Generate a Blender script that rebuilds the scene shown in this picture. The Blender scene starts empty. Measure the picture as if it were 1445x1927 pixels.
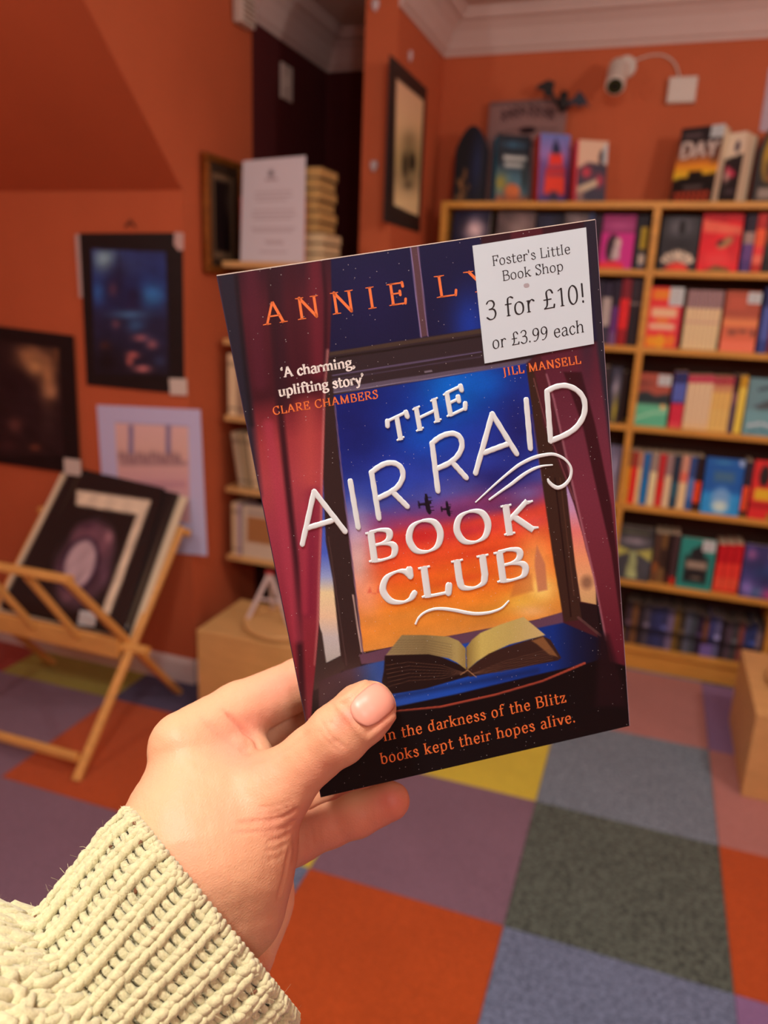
import bpy, math, random
import numpy as np
from mathutils import Vector, Matrix
random.seed(7); rng = np.random.default_rng(7)
SC = bpy.context.scene
COL = SC.collection
# ------------------------------------------------------------------ camera
W, H, F = 1445.0, 1927.0, 1439.88
CM = np.array([[0.94234184, 0.33223279, 0.04016512],
               [-0.12620962, 0.24166507, 0.962117],
               [-0.30994031, 0.91171233, -0.26966208]])       # rows: right, up, forward
CP = np.array([0, 0, 1.408])
cam_d = bpy.data.cameras.new('camera'); cam = bpy.data.objects.new('camera', cam_d); COL.objects.link(cam)
cam_d.sensor_fit = 'VERTICAL'; cam_d.sensor_height = 36; cam_d.sensor_width = 27
cam_d.lens = F / H * 36; cam_d.clip_start = 0.02; cam_d.clip_end = 30
m = Matrix.Identity(4)
for i in range(3):
    m[i][0] = CM[0][i]; m[i][1] = CM[1][i]; m[i][2] = -CM[2][i]; m[i][3] = CP[i]
cam.matrix_world = m
cam_d.dof.use_dof = True; cam_d.dof.focus_distance = 0.276; cam_d.dof.aperture_fstop = cam_d.lens / 2.9
SC.camera = cam
# ------------------------------------------------------------------ light, exposure
wd = bpy.data.worlds.new('room_air'); SC.world = wd; wd.use_nodes = True
wd.node_tree.nodes['Background'].inputs[0].default_value = (1.0, 0.80, 0.62, 1)
wd.node_tree.nodes['Background'].inputs[1].default_value = 0.15
def lamp(name, loc, power, size, color=(1, .86, .70), aim=None, spread=150):
    d = bpy.data.lights.new(name, 'AREA'); d.shape = 'DISK'; d.size = size; d.energy = power; d.color = color; d.spread = math.radians(spread)
    o = bpy.data.objects.new(name, d); COL.objects.link(o); o.location = loc
    dirv = Vector((0, 0, -1)) if aim is None else (Vector(aim) - Vector(loc))
    o.rotation_euler = dirv.to_track_quat('-Z', 'Y').to_euler()
    return o
def bulb(name, loc, power, rad, color=(1, .91, .82)):
    d = bpy.data.lights.new(name, 'POINT'); d.energy = power; d.shadow_soft_size = rad; d.color = color
    o = bpy.data.objects.new(name, d); COL.objects.link(o); o.location = loc; return o
lamp('ceiling_lamp', (-0.32, -0.22, 2.38), 16.5, .34, (1, .97, .93))
bulb('ceiling_and_fill_bulb', (-1.75, 0.35, 1.95), 15, .06)
bulb('ceiling_and_fill_bulb', (1.10, 1.55, 2.10), 24, .06)
bulb('ceiling_and_fill_bulb', (-0.10, 1.15, 2.20), 12, .07)
bulb('ceiling_and_fill_bulb', (0.70, -0.95, 2.15), 24, .10, (.96, .98, 1))  # unseen cool fill light, added to brighten the sticker and bookcase from the front
SC.view_settings.view_transform = 'Standard'; SC.view_settings.look = 'None'
SC.view_settings.gamma = 1; SC.view_settings.use_curve_mapping = False
SC.view_settings.exposure = 0.0
SC.cycles.use_denoising = True
SC.cycles.max_bounces = 6; SC.cycles.diffuse_bounces = 3
# ------------------------------------------------------------------ maths helpers
def ray(px, py): return CM.T @ np.array([(px - W/2)/F, -(py - H/2)/F, 1.0])
def flo(px, py, z=0.0):
    d = ray(px, py); return CP + d*((z-CP[2])/d[2])
def onY(px, py, Y): d = ray(px, py); return CP + d*(Y/d[1])
def onX(px, py, X): d = ray(px, py); return CP + d*(X/d[0])
def onP(px, py, P0, n):
    d = ray(px, py); n = np.array(n, float); return CP + d*(((np.array(P0)-CP) @ n)/(d @ n))
def c2w(p): return CP + np.asarray(p) @ CM          # camera coordinates (right, up, forward) -> world
def pd(px, py, d): return np.array([(px-W/2)*d/F, -(py-H/2)*d/F, d])
def proj(P):
    q = (np.asarray(P)-CP) @ CM.T
    return W/2+F*q[..., 0]/q[..., 2], H/2-F*q[..., 1]/q[..., 2]
def lin(c):
    c = np.asarray(c, float)/255.0
    return np.where(c <= .04045, c/12.92, ((c+.055)/1.055)**2.4)
def L4(c, k=1.0): return tuple(np.clip(lin(c)*k, 0, 1)) + (1,)
# ------------------------------------------------------------------ materials
MATS = {}
def _nt(name):
    mt = bpy.data.materials.new(name); mt.use_nodes = True; nt = mt.node_tree
    return mt, nt, nt.nodes['Principled BSDF']
def mat(name, rgb, rough=.6, noise=0.0, nscale=20, bump=0.0, bscale=60, metal=0, stretch=None, k=1.0, coat=0, sheen=0, trans=0, spec=.5):
    if name in MATS: return MATS[name]
    mt, nt, b = _nt(name); N = nt.nodes; Lk = nt.links
    b.inputs['Roughness'].default_value = rough; b.inputs['Metallic'].default_value = metal
    b.inputs['Specular IOR Level'].default_value = spec
    b.inputs['Base Color'].default_value = L4(rgb, k)
    if coat: b.inputs['Coat Weight'].default_value = coat; b.inputs['Coat Roughness'].default_value = .15
    if sheen: b.inputs['Sheen Weight'].default_value = sheen
    if trans: b.inputs['Transmission Weight'].default_value = trans
    if noise or bump:
        tc = N.new('ShaderNodeTexCoord'); mp = N.new('ShaderNodeMapping'); Lk.new(tc.outputs['Object'], mp.inputs[0])
        if stretch: mp.inputs['Scale'].default_value = stretch
    if noise:
        n = N.new('ShaderNodeTexNoise'); n.inputs['Scale'].default_value = nscale; n.inputs['Detail'].default_value = 5; Lk.new(mp.outputs[0], n.inputs['Vector'])
        r = N.new('ShaderNodeValToRGB'); c = np.clip(lin(rgb)*k, 0, 1)
        r.color_ramp.elements[0].position = .32; r.color_ramp.elements[1].position = .68
        r.color_ramp.elements[0].color = tuple(np.clip(c*(1-noise), 0, 1))+(1,); r.color_ramp.elements[1].color = tuple(np.clip(c*(1+noise), 0, 1))+(1,)
        Lk.new(n.outputs['Fac'], r.inputs[0]); Lk.new(r.outputs[0], b.inputs['Base Color'])
    if bump:
        n2 = N.new('ShaderNodeTexNoise'); n2.inputs['Scale'].default_value = bscale; n2.inputs['Detail'].default_value = 4; Lk.new(mp.outputs[0], n2.inputs['Vector'])
        bp = N.new('ShaderNodeBump'); bp.inputs['Strength'].default_value = bump; bp.inputs['Distance'].default_value = .003
        Lk.new(n2.outputs['Fac'], bp.inputs['Height']); Lk.new(bp.outputs[0], b.inputs['Normal'])
    MATS[name] = mt; return mt
def print_mat(name, rough=.45, spec=.4, coat=0, specks=False, grain=0.0):
    """printed paper: colour from the mesh's own colour attribute"""
    if name in MATS: return MATS[name]
    mt, nt, b = _nt(name); N = nt.nodes; Lk = nt.links
    a = N.new('ShaderNodeAttribute'); a.attribute_name = 'Col'
    out = a.outputs['Color']
    b.inputs['Roughness'].default_value = rough; b.inputs['Specular IOR Level'].default_value = spec
    if coat: b.inputs['Coat Weight'].default_value = coat; b.inputs['Coat Roughness'].default_value = .22
    tc = N.new('ShaderNodeTexCoord')
    if grain:
        n = N.new('ShaderNodeTexNoise'); n.inputs['Scale'].default_value = 2600; n.inputs['Detail'].default_value = 2; Lk.new(tc.outputs['Object'], n.inputs['Vector'])
        mr = N.new('ShaderNodeMapRange'); mr.inputs[1].default_value = .3; mr.inputs[2].default_value = .7; mr.inputs[3].default_value = 1-grain; mr.inputs[4].default_value = 1+grain; Lk.new(n.outputs['Fac'], mr.inputs[0])
        vm = N.new('ShaderNodeVectorMath'); vm.operation = 'SCALE'; Lk.new(out, vm.inputs[0]); Lk.new(mr.outputs[0], vm.inputs['Scale']); out = vm.outputs[0]
    if specks:      # dust lying on the glossy cover
        v = N.new('ShaderNodeTexVoronoi'); v.inputs['Scale'].default_value = 620; Lk.new(tc.outputs['Object'], v.inputs['Vector'])
        lt = N.new('ShaderNodeMath'); lt.operation = 'LESS_THAN'; lt.inputs[1].default_value = .095; Lk.new(v.outputs['Distance'], lt.inputs[0])
        sp = N.new('ShaderNodeSeparateColor'); Lk.new(v.outputs['Color'], sp.inputs[0])
        gt = N.new('ShaderNodeMath'); gt.operation = 'GREATER_THAN'; gt.inputs[1].default_value = .62; Lk.new(sp.outputs[0], gt.inputs[0])
        mu = N.new('ShaderNodeMath'); mu.operation = 'MULTIPLY'; Lk.new(lt.outputs[0], mu.inputs[0]); Lk.new(gt.outputs[0], mu.inputs[1])
        m2 = N.new('ShaderNodeMath'); m2.operation = 'MULTIPLY'; m2.inputs[1].default_value = .45; Lk.new(mu.outputs[0], m2.inputs[0])
        mx = N.new('ShaderNodeMix'); mx.data_type = 'RGBA'; mx.inputs[7].default_value = (.75, .72, .7, 1); Lk.new(m2.outputs[0], mx.inputs[0]); Lk.new(out, mx.inputs[6]); out = mx.outputs[2]
    Lk.new(out, b.inputs['Base Color']); MATS[name] = mt; return mt
PRINT = print_mat('printed_card', .5, .35)
GLOSS = print_mat('glossy_cover', .34, .22, 0.0, True, .07)
FLAT = print_mat('matt_print', .85, .15)
ORANGE = mat('orange_wall_paint', (200, 104, 66), .75, .05, 3, .15, 180, spec=.25)
MAROON = mat('maroon_wall_paint', (84, 34, 36), .8, .05, 3, .1, 180, spec=.2)
CEIL = mat('ceiling_paint', (216, 196, 190), .8, .03, 4, .1, 90, spec=.2)
WHITE = mat('white_gloss_paint', (226, 214, 210), .45, .03, 8)
PINE = mat('bookcase_wood', (220, 164, 72), .45, .12, 9, .08, 40, stretch=(1, 6, 6))
DARKBACK = mat('bookcase_back', (70, 44, 34), .7, .1, 9)
BEECH = mat('beech_wood', (228, 172, 94), .42, .10, 14, .05, 60, stretch=(1, 5, 5))
BIRCH = mat('birch_ply', (222, 178, 114), .5, .07, 10, .05, 60, stretch=(1, 4, 4))
PAGES = mat('page_edges', (226, 206, 160), .85, .18, 300, .3, 500, stretch=(1, 8, 1))
PAGEB = mat('browned_page_edges', (206, 170, 104), .9, .2, 200, .3, 400, stretch=(1, 1, 8))
BLACKP = mat('black_plastic', (22, 22, 24), .4)
CREAMW = mat('white_plastic', (222, 216, 206), .45)
STICK = mat('white_label_paper', (210, 226, 230), .6, .015, 60)
INK = mat('black_ink', (24, 24, 26), .6)
ORINK = mat('orange_ink', (244, 124, 58), .5)
CRINK = mat('cream_ink', (244, 240, 230), .5)
EMBOSS = mat('embossed_white_lacquer', (228, 240, 238), .42, spec=.4)
# ------------------------------------------------------------------ object helpers
def tag(o, label=None, cat=None, group=None, kind=None):
    if label: o['label'] = label
    if cat: o['category'] = cat
    if group: o['group'] = group
    if kind: o['kind'] = kind
    return o
def empty(name, loc, label=None, cat=None, group=None, rz=0.0):
    o = bpy.data.objects.new(name, None); COL.objects.link(o); o.location = tuple(loc); o.rotation_euler = (0, 0, rz)
    o.empty_display_size = .02
    return tag(o, label, cat, group)
def mesh(name, V, Fc, m, parent=None, smooth=False, col=None, loc=None, world=False, origin=None):
    """V in the parent's local coordinates, or in world coordinates when world=True"""
    V = np.asarray(V, float)
    if world:
        o0 = np.array(parent.location) if (parent is not None and parent.parent is None) else (np.asarray(origin) if origin is not None else np.zeros(3))
        if parent is not None and parent.parent is not None: o0 = np.array(parent.parent.location)
        V = V - o0
    me = bpy.data.meshes.new(name); me.from_pydata(V.tolist(), [], Fc if isinstance(Fc, list) else Fc.tolist()); me.update()
    if smooth: me.polygons.foreach_set('use_smooth', [True]*len(me.polygons))
    if col is not None:
        ca = me.color_attributes.new('Col', 'FLOAT_COLOR', 'POINT')
        cc = np.ones((len(V), 4), np.float32); cc[:, :3] = np.clip(col, 0, 1); ca.data.foreach_set('color', cc.ravel())
    if m is not None: me.materials.append(m)
    o = bpy.data.objects.new(name, me); COL.objects.link(o)
    if parent is not None: o.parent = parent
    elif world and origin is not None: o.location = tuple(origin)
    if loc is not None: o.location = tuple(loc)
    return o
BF = [(0, 3, 2, 1), (4, 5, 6, 7), (0, 1, 5, 4), (1, 2, 6, 5), (2, 3, 7, 6), (3, 0, 4, 7)]
class MB:
    def __init__(s): s.V = []; s.F = []
    def add(s, V, Fc):
        n = len(s.V); s.V += [tuple(v) for v in V]; s.F += [tuple(i+n for i in f) for f in Fc]; return s
    def box(s, x0, x1, y0, y1, z0, z1):
        return s.add([(x0, y0, z0), (x1, y0, z0), (x1, y1, z0), (x0, y1, z0), (x0, y0, z1), (x1, y0, z1), (x1, y1, z1), (x0, y1, z1)], BF)
    def bar(s, A, B, w, t, up=(0, 0, 1), bev=.0):
        """rectangular bar from A to B, w wide across, t thick along 'up' side"""
        A = np.array(A, float); B = np.array(B, float); d = B-A; d /= np.linalg.norm(d)
        u = np.array(up, float); u = u-d*(u@d); u /= np.linalg.norm(u); r = np.cross(d, u)
        V = []; c = min(w, t)*.2
        pr = [(-w/2, -t/2+c), (-w/2+c, -t/2), (w/2-c, -t/2), (w/2, -t/2+c), (w/2, t/2-c), (w/2-c, t/2), (-w/2+c, t/2), (-w/2, t/2-c)]
        for P in (A, B):
            for a, b_ in pr: V.append(P+r*a+u*b_)
        Fc = [tuple(range(7, -1, -1)), tuple(range(8, 16))]+[(i, (i+1) % 8, 8+(i+1) % 8, 8+i) for i in range(8)]
        return s.add(V, Fc)
    def rod(s, A, B, r, n=14, r2=None):
        A = np.array(A, float); B = np.array(B, float); d = B-A; d /= np.linalg.norm(d); r2 = r if r2 is None else r2
        u = np.cross(d, (0, 0, 1) if abs(d[2]) < .9 else (1, 0, 0)); u /= np.linalg.norm(u); v = np.cross(d, u)
        V = [A+(u*math.cos(t)+v*math.sin(t))*r for t in np.arange(n)*2*math.pi/n]+[B+(u*math.cos(t)+v*math.sin(t))*r2 for t in np.arange(n)*2*math.pi/n]
        return s.add(V, [tuple(range(n-1, -1, -1)), tuple(range(n, 2*n))]+[(i, (i+1) % n, n+(i+1) % n, n+i) for i in range(n)])
    def lathe(s, prof, c=(0, 0, 0), n=28):
        V = []; k = len(prof)
        for r, z in prof:
            for j in range(n): V.append((c[0]+r*math.cos(2*math.pi*j/n), c[1]+r*math.sin(2*math.pi*j/n), c[2]+z))
        Fc = [(i*n+j, i*n+(j+1) % n, (i+1)*n+(j+1) % n, (i+1)*n+j) for i in range(k-1) for j in range(n)]
        Fc += [tuple(range(n-1, -1, -1)), tuple((k-1)*n+j for j in range(n))]
        return s.add(V, Fc)
    def prism(s, pts, d):
        """pts: 3D polygon, extruded by vector d"""
        n = len(pts); P = [np.array(p, float) for p in pts]; d = np.array(d, float)
        return s.add(P+[p+d for p in P], [tuple(range(n-1, -1, -1)), tuple(range(n, 2*n))]+[(i, (i+1) % n, n+(i+1) % n, n+i) for i in range(n)])
    def build(s, name, m, parent=None, smooth=False, world=False, origin=None, bevel=0, loc=None):
        o = mesh(name, s.V, s.F, m, parent, smooth, world=world, origin=origin, loc=loc)
        if bevel:
            md = o.modifiers.new('bevel', 'BEVEL'); md.width = bevel; md.segments = 2; md.limit_method = 'ANGLE'
        return o
def struct(name, mb, m, parent=None, **k):
    o = mb.build(name, m, parent, **k)
    if parent is None: o['kind'] = 'structure'
    return o
# ------------------------------------------------------------------ little painter: colours for the vertices of a printed sheet
def smooth_noise(X, Y, s, seed=0):
    r = np.random.default_rng(seed); out = np.zeros_like(X, float); amp = 1.0; tot = 0
    for o in range(4):
        for _ in range(4):
            a = r.uniform(0, 6.283); f = s*(2**o)*r.uniform(.7, 1.4); out += amp*np.sin(X*math.cos(a)*f+Y*math.sin(a)*f+r.uniform(0, 6.28)); tot += amp*.5
        amp *= .55
    return out/tot
class Art:
    def __init__(s, X, Y, base=(255, 255, 255)):
        s.X = X; s.Y = Y; s.C = np.zeros(X.shape+(3,)); s.C[:] = np.array(base, float)
    def mix(s, a, col):
        a = np.clip(a, 0, 1)[..., None]; s.C = s.C*(1-a)+np.array(col, float)*a; return s
    def ellipse(s, cx, cy, rx, ry, col, soft=.15, rot=0, op=1):
        dx = s.X-cx; dy = s.Y-cy; c, n = math.cos(rot), math.sin(rot); a = (dx*c+dy*n)/rx; b = (-dx*n+dy*c)/ry
        return s.mix(op*(1-(np.hypot(a, b)-(1-soft))/max(soft*2, 1e-6)), col)
    def blob(s, cx, cy, rx, ry, col, op=1, rot=0):
        dx = s.X-cx; dy = s.Y-cy; c, n = math.cos(rot), math.sin(rot); a = (dx*c+dy*n)/rx; b = (-dx*n+dy*c)/ry
        return s.mix(op*np.exp(-(a*a+b*b)), col)
    def sd(s, pts):
        P = np.array(pts, float); d = np.full(s.X.shape, 1e9); ins = np.zeros(s.X.shape, bool); n = len(P)
        for i in range(n):
            a = P[i]; b = P[(i+1) % n]; e = b-a; wx = s.X-a[0]; wy = s.Y-a[1]
            t = np.clip((wx*e[0]+wy*e[1])/(e@e+1e-12), 0, 1); d = np.minimum(d, np.hypot(wx-t*e[0], wy-t*e[1]))
            cnd = ((a[1] > s.Y) != (b[1] > s.Y)); xx = a[0]+(s.Y-a[1])/(b[1]-a[1]+1e-12)*(b[0]-a[0]); ins ^= cnd & (s.X < xx)
        return np.where(ins, d, -d)
    def poly(s, pts, col, soft=.8, op=1):
        return s.mix(op*np.clip(s.sd(pts)/(2*soft)+.5, 0, 1), col)
    def polyf(s, pts, field, soft=.8, op=1):
        a = (op*np.clip(s.sd(pts)/(2*soft)+.5, 0, 1))[..., None]; s.C = s.C*(1-a)+field*a; return s
    def rect(s, x0, y0, x1, y1, col, soft=.004, op=1):
        a = np.clip((np.minimum(np.minimum(s.X-x0, x1-s.X), np.minimum(s.Y-y0, y1-s.Y)))/(2*soft)+.5, 0, 1); return s.mix(a*op, col)
    def line(s, pts, w, col, op=1, soft=None):
        if soft is None: soft = .6 if np.abs(s.X).max() > 10 else .004
        d = np.full(s.X.shape, 1e9)
        for (a, b) in zip(pts[:-1], pts[1:]):
            a = np.array(a, float); e = np.array(b, float)-a; wx = s.X-a[0]; wy = s.Y-a[1]
            t = np.clip((wx*e[0]+wy*e[1])/(e@e+1e-12), 0, 1); d = np.minimum(d, np.hypot(wx-t*e[0], wy-t*e[1]))
        return s.mix(op*np.clip((w/2-d)/(2*soft)+.5, 0, 1), col)
    def grad(s, T, stops):
        f = np.zeros(s.X.shape+(3,)); xs = [a for a, _ in stops]
        for k in range(3): f[..., k] = np.interp(T, xs, [c[k] for _, c in stops])
        return f
    def noise(s, amp, sc, seed=1):
        s.C *= (1+amp*smooth_noise(s.X, s.Y, sc, seed))[..., None]; return s
    def out(s, k=1.0): return np.clip(lin(np.clip(s.C, 0, 255))*k, 0, 1)
def sheet(name, c4, thick, nx, ny, paint, m, parent, world=True, pxspace=False, k=1.15, origin=None):
    """a flat printed board: four corners TL TR BR BL, front grid painted by paint(Art), sides and back closed"""
    TL, TR, BR, BL = [np.array(c, float) for c in c4]
    u, v = np.meshgrid(np.linspace(0, 1, nx), np.linspace(0, 1, ny)); U = u[..., None]; Vv = v[..., None]
    P = TL*(1-U)*(1-Vv)+TR*U*(1-Vv)+BR*U*Vv+BL*(1-U)*Vv
    n = np.cross(TR-TL, BL-TL); n /= np.linalg.norm(n)      # points backwards (away from the viewer of the face)
    if pxspace: X, Y = proj(P)
    else: X, Y = u, v
    A = Art(X, Y); paint(A); C = A.out(k).reshape(-1, 3)
    V = P.reshape(-1, 3); idx = np.arange(nx*ny).reshape(ny, nx)
    a, b, c, d = idx[:-1, :-1].ravel(), idx[:-1, 1:].ravel(), idx[1:, 1:].ravel(), idx[1:, :-1].ravel()
    Fc = np.stack([a, d, c, b], 1).tolist()
    if thick:
        e = len(V); back = [TL, TR, BR, BL]; V = np.vstack([V]+[[q] for q in back]+[[q+n*thick] for q in back]); Cb = np.array([C[idx[0, 0]]]*8)
        Fc += [(e+4, e+5, e+6, e+7)]+[(e+i, e+(i+1) % 4, e+4+(i+1) % 4, e+4+i) for i in range(4)]; C = np.vstack([C, Cb])
    return mesh(name, V, Fc, m, parent, col=C, world=world, origin=origin)
# ------------------------------------------------------------------ the room
XL, XR, YF, YB, ZC = -2.50, 1.75, -1.9, 3.2, 2.44
fl = struct('floor', MB().box(XL-.1, XR+.1, YF-.1, 3.42, -.06, -.008), mat('floor_screed', (90, 80, 75), .9))
def carpet(name, rgb, amp, k=1.25, sc=170):
    if name in MATS: return MATS[name]
    mt, nt, b = _nt(name); N = nt.nodes; Lk = nt.links
    b.inputs['Roughness'].default_value = .95; b.inputs['Specular IOR Level'].default_value = .1; b.inputs['Sheen Weight'].default_value = .15
    tc = N.new('ShaderNodeTexCoord'); c = np.clip(lin(rgb)*k, 0, 1)
    n = N.new('ShaderNodeTexNoise'); n.inputs['Scale'].default_value = sc; n.inputs['Detail'].default_value = 6; n.inputs['Roughness'].default_value = .75; Lk.new(tc.outputs['Object'], n.inputs['Vector'])
    n3 = N.new('ShaderNodeTexNoise'); n3.inputs['Scale'].default_value = 5; Lk.new(tc.outputs['Object'], n3.inputs['Vector'])
    r = N.new('ShaderNodeValToRGB'); r.color_ramp.elements[0].position = .36; r.color_ramp.elements[1].position = .66
    r.color_ramp.elements[0].color = tuple(c*(1-amp))+(1,); r.color_ramp.elements[1].color = tuple(np.clip(c*(1+amp*1.1)+.02*amp, 0, 1))+(1,)
    Lk.new(n.outputs['Fac'], r.inputs[0])
    mr = N.new('ShaderNodeMapRange'); mr.inputs[3].default_value = .86; mr.inputs[4].default_value = 1.12; Lk.new(n3.outputs['Fac'], mr.inputs[0])
    vm = N.new('ShaderNodeVectorMath'); vm.operation = 'SCALE'; Lk.new(r.outputs[0], vm.inputs[0]); Lk.new(mr.outputs[0], vm.inputs['Scale']); Lk.new(vm.outputs[0], b.inputs['Base Color'])
    n2 = N.new('ShaderNodeTexNoise'); n2.inputs['Scale'].default_value = 420; n2.inputs['Detail'].default_value = 3; Lk.new(tc.outputs['Object'], n2.inputs['Vector'])
    bp = N.new('ShaderNodeBump'); bp.inputs['Strength'].default_value = .6; bp.inputs['Distance'].default_value = .004; Lk.new(n2.outputs['Fac'], bp.inputs['Height']); Lk.new(bp.outputs[0], b.inputs['Normal'])
    MATS[name] = mt; return mt
TC = {'O': carpet('orange_carpet', (174, 74, 24), .22), 'L': carpet('lilac_carpet', (124, 98, 116), .16), 'G': carpet('moss_green_carpet', (78, 90, 82), .75, sc=95),
      'B': carpet('slate_blue_carpet', (102, 118, 146), .5, sc=105), 'S': carpet('grey_blue_carpet', (112, 128, 142), .5, sc=105), 'Y': carpet('yellow_carpet', (206, 190, 62), .12),
      'P': carpet('dusty_pink_carpet', (172, 118, 112), .15), 'V': carpet('violet_carpet', (132, 104, 148), .14), 'N': carpet('navy_carpet', (70, 62, 92), .2), 'K': carpet('olive_carpet', (150, 140, 50), .2), 'R': carpet('red_carpet', (150, 52, 34), .2)}
tile_grid = {   # (i, j): i from -4 (left) to 3, j depth rows, 0 = the row 1.5 m ahead
    2: {-5: 'L', -4: 'O', -3: 'G', -2: 'L', -1: 'B', 0: 'P', 1: 'V', 2: 'S', 3: 'O'}, 1: {-5: 'R', -4: 'K', -3: 'N', -2: 'B', -1: 'Y', 0: 'S', 1: 'P', 2: 'G', 3: 'L'},
    3: {-5: 'L', -4: 'S', -3: 'B', -2: 'P', -1: 'L', 0: 'S', 1: 'G', 2: 'V', 3: 'O'},
    0: {-5: 'B', -4: 'L', -3: 'O', -2: 'Y', -1: 'L', 0: 'G', 1: 'O', 2: 'V', 3: 'B'}, -1: {-5: 'O', -4: 'L', -3: 'L', -2: 'B', -1: 'O', 0: 'B', 1: 'V', 2: 'Y', 3: 'P'}}
tmesh = {}
for j in range(-7, 4):
    for i in range(-5, 4):
        cc = tile_grid.get(j, {}).get(i) or 'OLGBSYPV'[(i*5+j*3) % 8]
        x0, y0 = -.170+.5*i, 1.498+.5*j; x1, y1 = x0+.5, y0+.5
        x0 = max(x0, XL); x1 = min(x1, XR); y0 = max(y0, YF); y1 = min(y1, 3.4)
        if x1-x0 < .02 or y1-y0 < .02: continue
        w, d = x1-x0-.0012, y1-y0-.0012; key = (cc, round(w, 3), round(d, 3))
        if key not in tmesh:
            e = .0015; V = [(0, 0, 0), (w, 0, 0), (w, d, 0), (0, d, 0), (0, 0, .0065), (w, 0, .0065), (w, d, .0065), (0, d, .0065), (e, e, .008), (w-e, e, .008), (w-e, d-e, .008), (e, d-e, .008)]
            Fc = [(0, 3, 2, 1), (0, 1, 5, 4), (1, 2, 6, 5), (2, 3, 7, 6), (3, 0, 4, 7), (4, 5, 9, 8), (5, 6, 10, 9), (6, 7, 11, 10), (7, 4, 8, 11), (8, 9, 10, 11)]
            me = bpy.data.meshes.new('carpet_tile'); me.from_pydata(V, [], Fc); me.materials.append(TC[cc]); tmesh[key] = me
        o = bpy.data.objects.new('carpet_tile', tmesh[key]); COL.objects.link(o); o.parent = fl; o.location = (x0+.0006, y0+.0006, -.008)
struct('wall_back', MB().box(-.921, XR+.1, YB, YB+.1, -.01, 2.5), ORANGE)
struct('wall_centre', MB().box(-1.035, -.921, 2.65, 3.42, -.01, 2.5), ORANGE)
struct('wall_rear', MB().box(-1.6, -1.035, 3.307, 3.42, -.01, 2.5), MAROON)
struct('wall_hall', MB().box(-1.56, -1.46, 2.662, 3.307, -.01, 2.5), MAROON)
struct('wall_side', MB().prism([(-1.56, 2.21, -.01), (-1.56, 2.66, -.01), (-1.56, 2.66, 2.5), (-1.56, 1.40, 2.5), (-1.56, 1.44, 2.44), (-1.56, 2.21, 1.71)], (.10, 0, 0)), ORANGE)
struct('wall_alcove', MB().box(XL-.1, -1.561, 2.21, 2.31, -.01, 1.72), ORANGE)
struct('wall_alcove', MB().box(-1.561, -1.4601, 2.2085, 2.21, -.01, 1.712), ORANGE)
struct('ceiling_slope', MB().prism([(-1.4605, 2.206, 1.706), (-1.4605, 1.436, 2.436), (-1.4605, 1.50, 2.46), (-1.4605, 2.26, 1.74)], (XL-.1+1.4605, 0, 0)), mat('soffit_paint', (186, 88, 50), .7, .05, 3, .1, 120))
struct('wall_left', MB().box(XL-.1, XL, YF-.1, 2.21, -.01, 2.5), ORANGE)
struct('wall_right', MB().box(XR, XR+.1, YF-.1, YB+.1, -.01, 2.5), ORANGE)
struct('wall_front', MB().box(XL-.1, XR+.1, YF-.1, YF, -.01, 2.5), ORANGE)
struct('ceiling', MB().box(XL-.1, XR+.1, YF-.1, 3.42, ZC, ZC+.06), CEIL)
def cornice(name, A, B, inw, m):
    """cove moulding from A to B (wall line), 'inw' = unit vector into the room"""
    pr = [(0, 2.31), (.006, 2.31), (.008, 2.322), (.018, 2.328), (.030, 2.352), (.050, 2.382), (.078, 2.405), (.098, 2.412), (.102, 2.424), (.112, 2.428), (.112, 2.441), (0, 2.441)]
    mb = MB(); inw = np.array(inw+(0,), float); mb.prism([np.array((A[0], A[1], z))+inw*o for o, z in pr], (B[0]-A[0], B[1]-A[1], 0))
    o = struct(name, mb, m); return o
cornice('trim_1', (-.921, 3.2), (XR, 3.2), (0, -1), CEIL)
cornice('trim_2', (-.921, 2.65), (-.921, 3.2), (1, 0), CEIL)
cornice('trim_3', (-1.46, 3.307), (-1.46, 2.662), (1, 0), CEIL)
cornice('trim_4', (-1.46, 3.307), (-1.035, 3.307), (0, -1), CEIL)
def skirting(name, A, B, inw, h=.095):
    pr = [(0, 0), (.014, 0), (.014, h-.02), (.009, h-.006), (.004, h), (0, h)]
    inw = np.array(inw+(0,), float); mb = MB().prism([np.array((A[0], A[1], z))+inw*o for o, z in pr], (B[0]-A[0], B[1]-A[1], 0)); return struct(name, mb, WHITE)
skirting('baseboard_alcove', (XL, 2.2085), (-1.4601, 2.2085), (0, -1))
skirting('baseboard_side', (-1.46, 2.21), (-1.46, 3.307), (1, 0))
skirting('baseboard_left', (XL, 1.44), (XL, 2.19), (1, 0))
# ------------------------------------------------------------------ bookcase
SH = [1.542, 1.273, .985, .680, .375, .100]; BT = 1.768; TH = .022; YK = 3.0
bc = empty('bookcase', (-.46, 3.1, 0), 'tall pine bookcase in two bays filled with paperbacks against the orange back wall', 'bookcase')
def bpart(name, *a, m=PINE): return MB().box(*a).build(name, m, bc, world=True, bevel=.0015)
bpart('top_panel', -.842, .545, YK, 3.19, BT-TH, BT)
bpart('side_panel', -.842, -.820, YK, 3.19, 0, BT-TH); bpart('side_panel', .523, .545, YK, 3.19, 0, BT-TH)
bpart('divider', -.073, -.048, YK, 3.182, 0, BT-TH)
bpart('back_panel', -.82, .523, 3.182, 3.19, .05, BT-TH, m=DARKBACK)
for z in SH:
    bpart('shelf', -.82, -.073, YK+.001, 3.182, z-TH, z); bpart('shelf', -.048, .523, YK+.001, 3.182, z-TH, z)
bpart('plinth', -.82, -.073, YK+.012, YK+.03, 0, SH[5]-TH); bpart('plinth', -.048, .523, YK+.012, YK+.03, 0, SH[5]-TH)
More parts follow.
